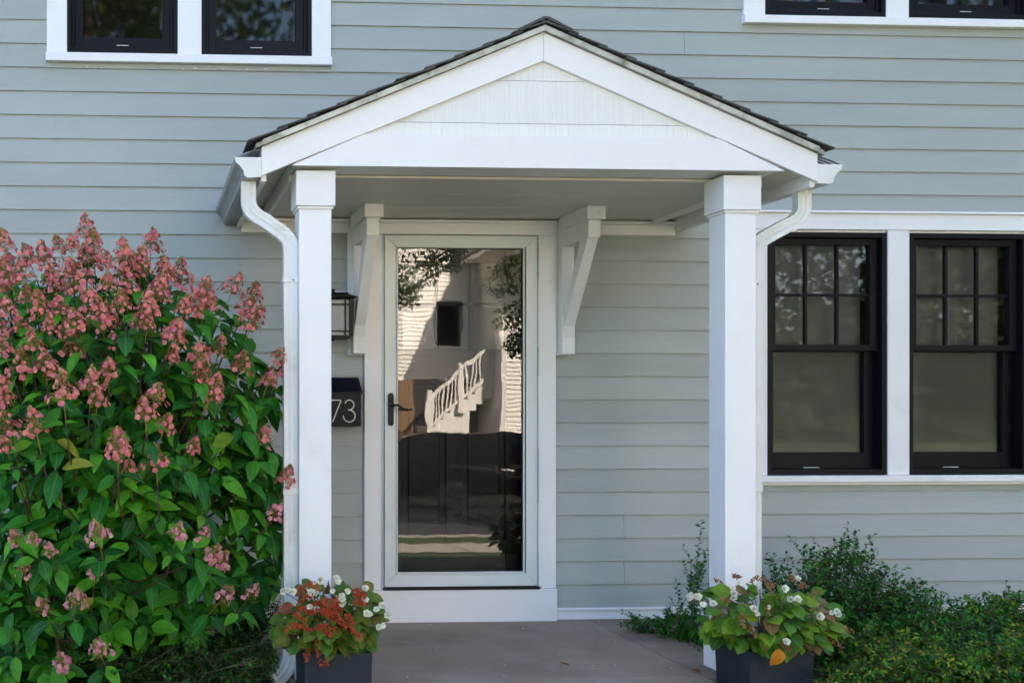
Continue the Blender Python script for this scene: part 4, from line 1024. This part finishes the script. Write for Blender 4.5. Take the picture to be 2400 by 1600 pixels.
# car at the kerb
car = thing('parked_car', 'black family car parked at the far kerb, mirrored in the door glass', 'car', (8.2,-18.2,-1.11))
G = -1.11
side = [(5.35,.35),(5.25,.8),(5.35,1.1),(5.75,1.58),(6.2,1.68),(8.2,1.70),(8.9,1.60),(9.6,1.12),(10.5,1.0),(10.65,.5),(10.5,.32)]
bm = BM(); prism_xz(bm, [(x, z+G) for x, z in side], -19.05, -17.25); bmesh.ops.bevel(bm, geom=bm.edges[:], offset=.09, segments=3, affect='EDGES')
body = obj('body', bm, M['carpaint'], car, smooth=True)
for a, b in ((5.95,6.7),(6.8,7.75),(7.85,8.8)):
    bm = BM(); prism_xz(bm, [(a,1.05+G),(b,1.05+G),(b-.03,1.48+G),(a+.05,1.48+G)], -17.26, -17.235); obj('side_window', bm, M['black'], car)
for a in (6.75, 9.55):
    bm = BM(); cyl(bm, (a,-17.42,G+.34), (a,-17.20,G+.34), .34, 28); o = obj('wheel', bm, M['rubber'], car)
    bm = BM()
    for q in range(5):
        an = q*2*math.pi/5; sweep(bm, [(a,-17.195,G+.34),(a+.24*math.cos(an),-17.195,G+.34+.24*math.sin(an))], [(-.03,-.01),(.03,-.01),(.03,.01),(-.03,.01)], Vector((0,1,0)))
    for q in range(24):
        an = q*2*math.pi/24; a2 = (q+1)*2*math.pi/24; sweep(bm, [(a+.25*math.cos(an),-17.195,G+.34+.25*math.sin(an)),(a+.25*math.cos(a2),-17.195,G+.34+.25*math.sin(a2))], [(-.012,-.01),(.012,-.01),(.012,.01),(-.012,.01)], Vector((0,1,0)))
    sub(obj('rim', bm, M['rim']), o)

# ---- trees
def tree(label, x, y, h_, cr, seed, nleaf, lw, low=.35, branches=None, droop=0.0):
    r = random.Random(seed); g = gz(y); th = thing('tree', label, 'tree', (x,y,g))
    bm = BM(); top = Vector((x+r.uniform(-.4,.4), y, g+h_*.8)); tube(bm, [(x,y,g-.1),(x+.1,y,g+h_*.35),top], h_*.022, 10, h_*.008)
    cl = []
    for i in range(14):
        a = i*2.4+r.uniform(-.3,.3); zf = low+.6*i/14; s0 = Vector((x,y,g+h_*zf*.75)); rad = cr*(1-.55*abs(zf-.55)*1.6)*r.uniform(.6,1)
        e = Vector((x+rad*math.cos(a), y+rad*math.sin(a), g+h_*(zf+.12)-droop*r.random())); tube(bm, [s0, s0.lerp(e,.5)+Vector((0,0,.2)), e], h_*.007, 6, .02)
        for k in (.55,.8,1.0): cl.append((s0.lerp(e,k)+rv(cr*.12,r), cr*.30*r.uniform(.8,1.2)))
    cl.append((top, cr*.5))
    if branches:
        for bp_, rad in branches: cl.append((Vector(bp_), rad)); tube(bm, [Vector((x,y,g+h_*.5)), Vector((x,y,g+h_*.5)).lerp(Vector(bp_),.6)+Vector((0,0,.5)), bp_], .05, 6, .01)
    obj('trunk', bm, M['bark'], th, smooth=True)
    A = Acc(); d = leaf_data(1,.55,.1,.2,1,2,lambda t:(0,1,0)[min(2,int(t*2+.01))])
    tot = sum(c_[1]**2 for c_ in cl)
    for c_, rad in cl:
        for q in range(int(nleaf*rad*rad/tot) if rad > .6 else 330):
            v = rv(1,r)
            while v.length > 1: v = rv(1,r)
            A.add(d, orient(c_+Vector((v.x*rad,v.y*rad,v.z*rad*.75)), rv(1,r)+Vector((0,0,-.4)), Vector((0,0,1))+rv(.8,r), (lw if rad > .6 else .085)*r.uniform(.7,1.3)))
    o = parent(link(bpy.data.objects.new('crown', A.mesh('crown', [M['tleaf']]))), th); tag(o, kind='stuff')
    return th
tree('broad street tree hanging over the front walk, seen in the glass', 8.3, -12.0, 10.5, 4.2, 51, 22000, .15, .52,
     [((4.15,-10.3,3.35),.42),((4.7,-10.4,3.55),.35),((3.95,-10.2,2.95),.30),((5.65,-10.2,3.2),.45),((5.75,-10.1,2.6),.38),((5.8,-10.2,2.2),.3)])
tree('tall dark tree left of the neighbour house', -2.0, -25, 19, 6.0, 52, 16000, .34, .25)
tree('tall tree behind the street far to the left', -11, -29, 12, 5.0, 53, 5000, .34, .2)
tree('leafy tree right of the neighbour house', 20.5, -22, 15, 6.0, 54, 12000, .32, .12)
tree('full tree added on the near lawn to darken the right side', 13.0, -7.0, 11.5, 4.6, 56, 16000, .20, .25)  # unseen tree, added to block sky light from the right
tree('low bushy tree far to the right along the street', 29, -19, 10, 5.0, 55, 6000, .32, .1)

# unseen low hedge, added to mute the bright reflection in the right windows
hg = thing('added_hedge', 'low clipped hedge added along the pavement to mute the window reflections', 'hedge', (12,-7.4,-.7))
A = Acc(); r = random.Random(61); d = leaf_data(1,.5,.1,.2,1,2,lambda t:(0,1,0)[min(2,int(t*2+.01))])
for q in range(16000):
    p_ = Vector((r.uniform(7.5,19), -7.4+r.uniform(-.4,.4), r.uniform(-.75,.55)+.06*math.sin(q)))
    if abs(p_.y+7.4) < .22 and p_.z < .35: continue
    A.add(d, orient(p_, rv(1,r), Vector((0,0,1))+rv(.8,r), .075*r.uniform(.7,1.3)))
o = parent(link(bpy.data.objects.new('foliage', A.mesh('foliage', [M['tleaf']]))), hg); tag(o, kind='stuff')
box('branch_core', 7.6, 18.9, -7.6, -7.2, -.8, .35, M['bark'], hg, 0)

A = Acc(); r = random.Random(62)
for q in range(9000):
    x = r.uniform(16, 120); zt3 = 6.5+2.5*noise.noise(Vector((x*.11, 0, 3)))+1.5*noise.noise(Vector((x*.4,1,1)))
    A.add(d, orient(Vector((x, -52+r.uniform(-2,2), r.uniform(-1, zt3))), rv(1,r), Vector((0,1,.6))+rv(.7,r), 1.0*r.uniform(.6,1.3)))
o = link(bpy.data.objects.new('far_trees', A.mesh('far_trees', [M['tleaf']]))); tag(o, 'distant green belt of trees beyond the far side of the road', 'trees', kind='stuff')
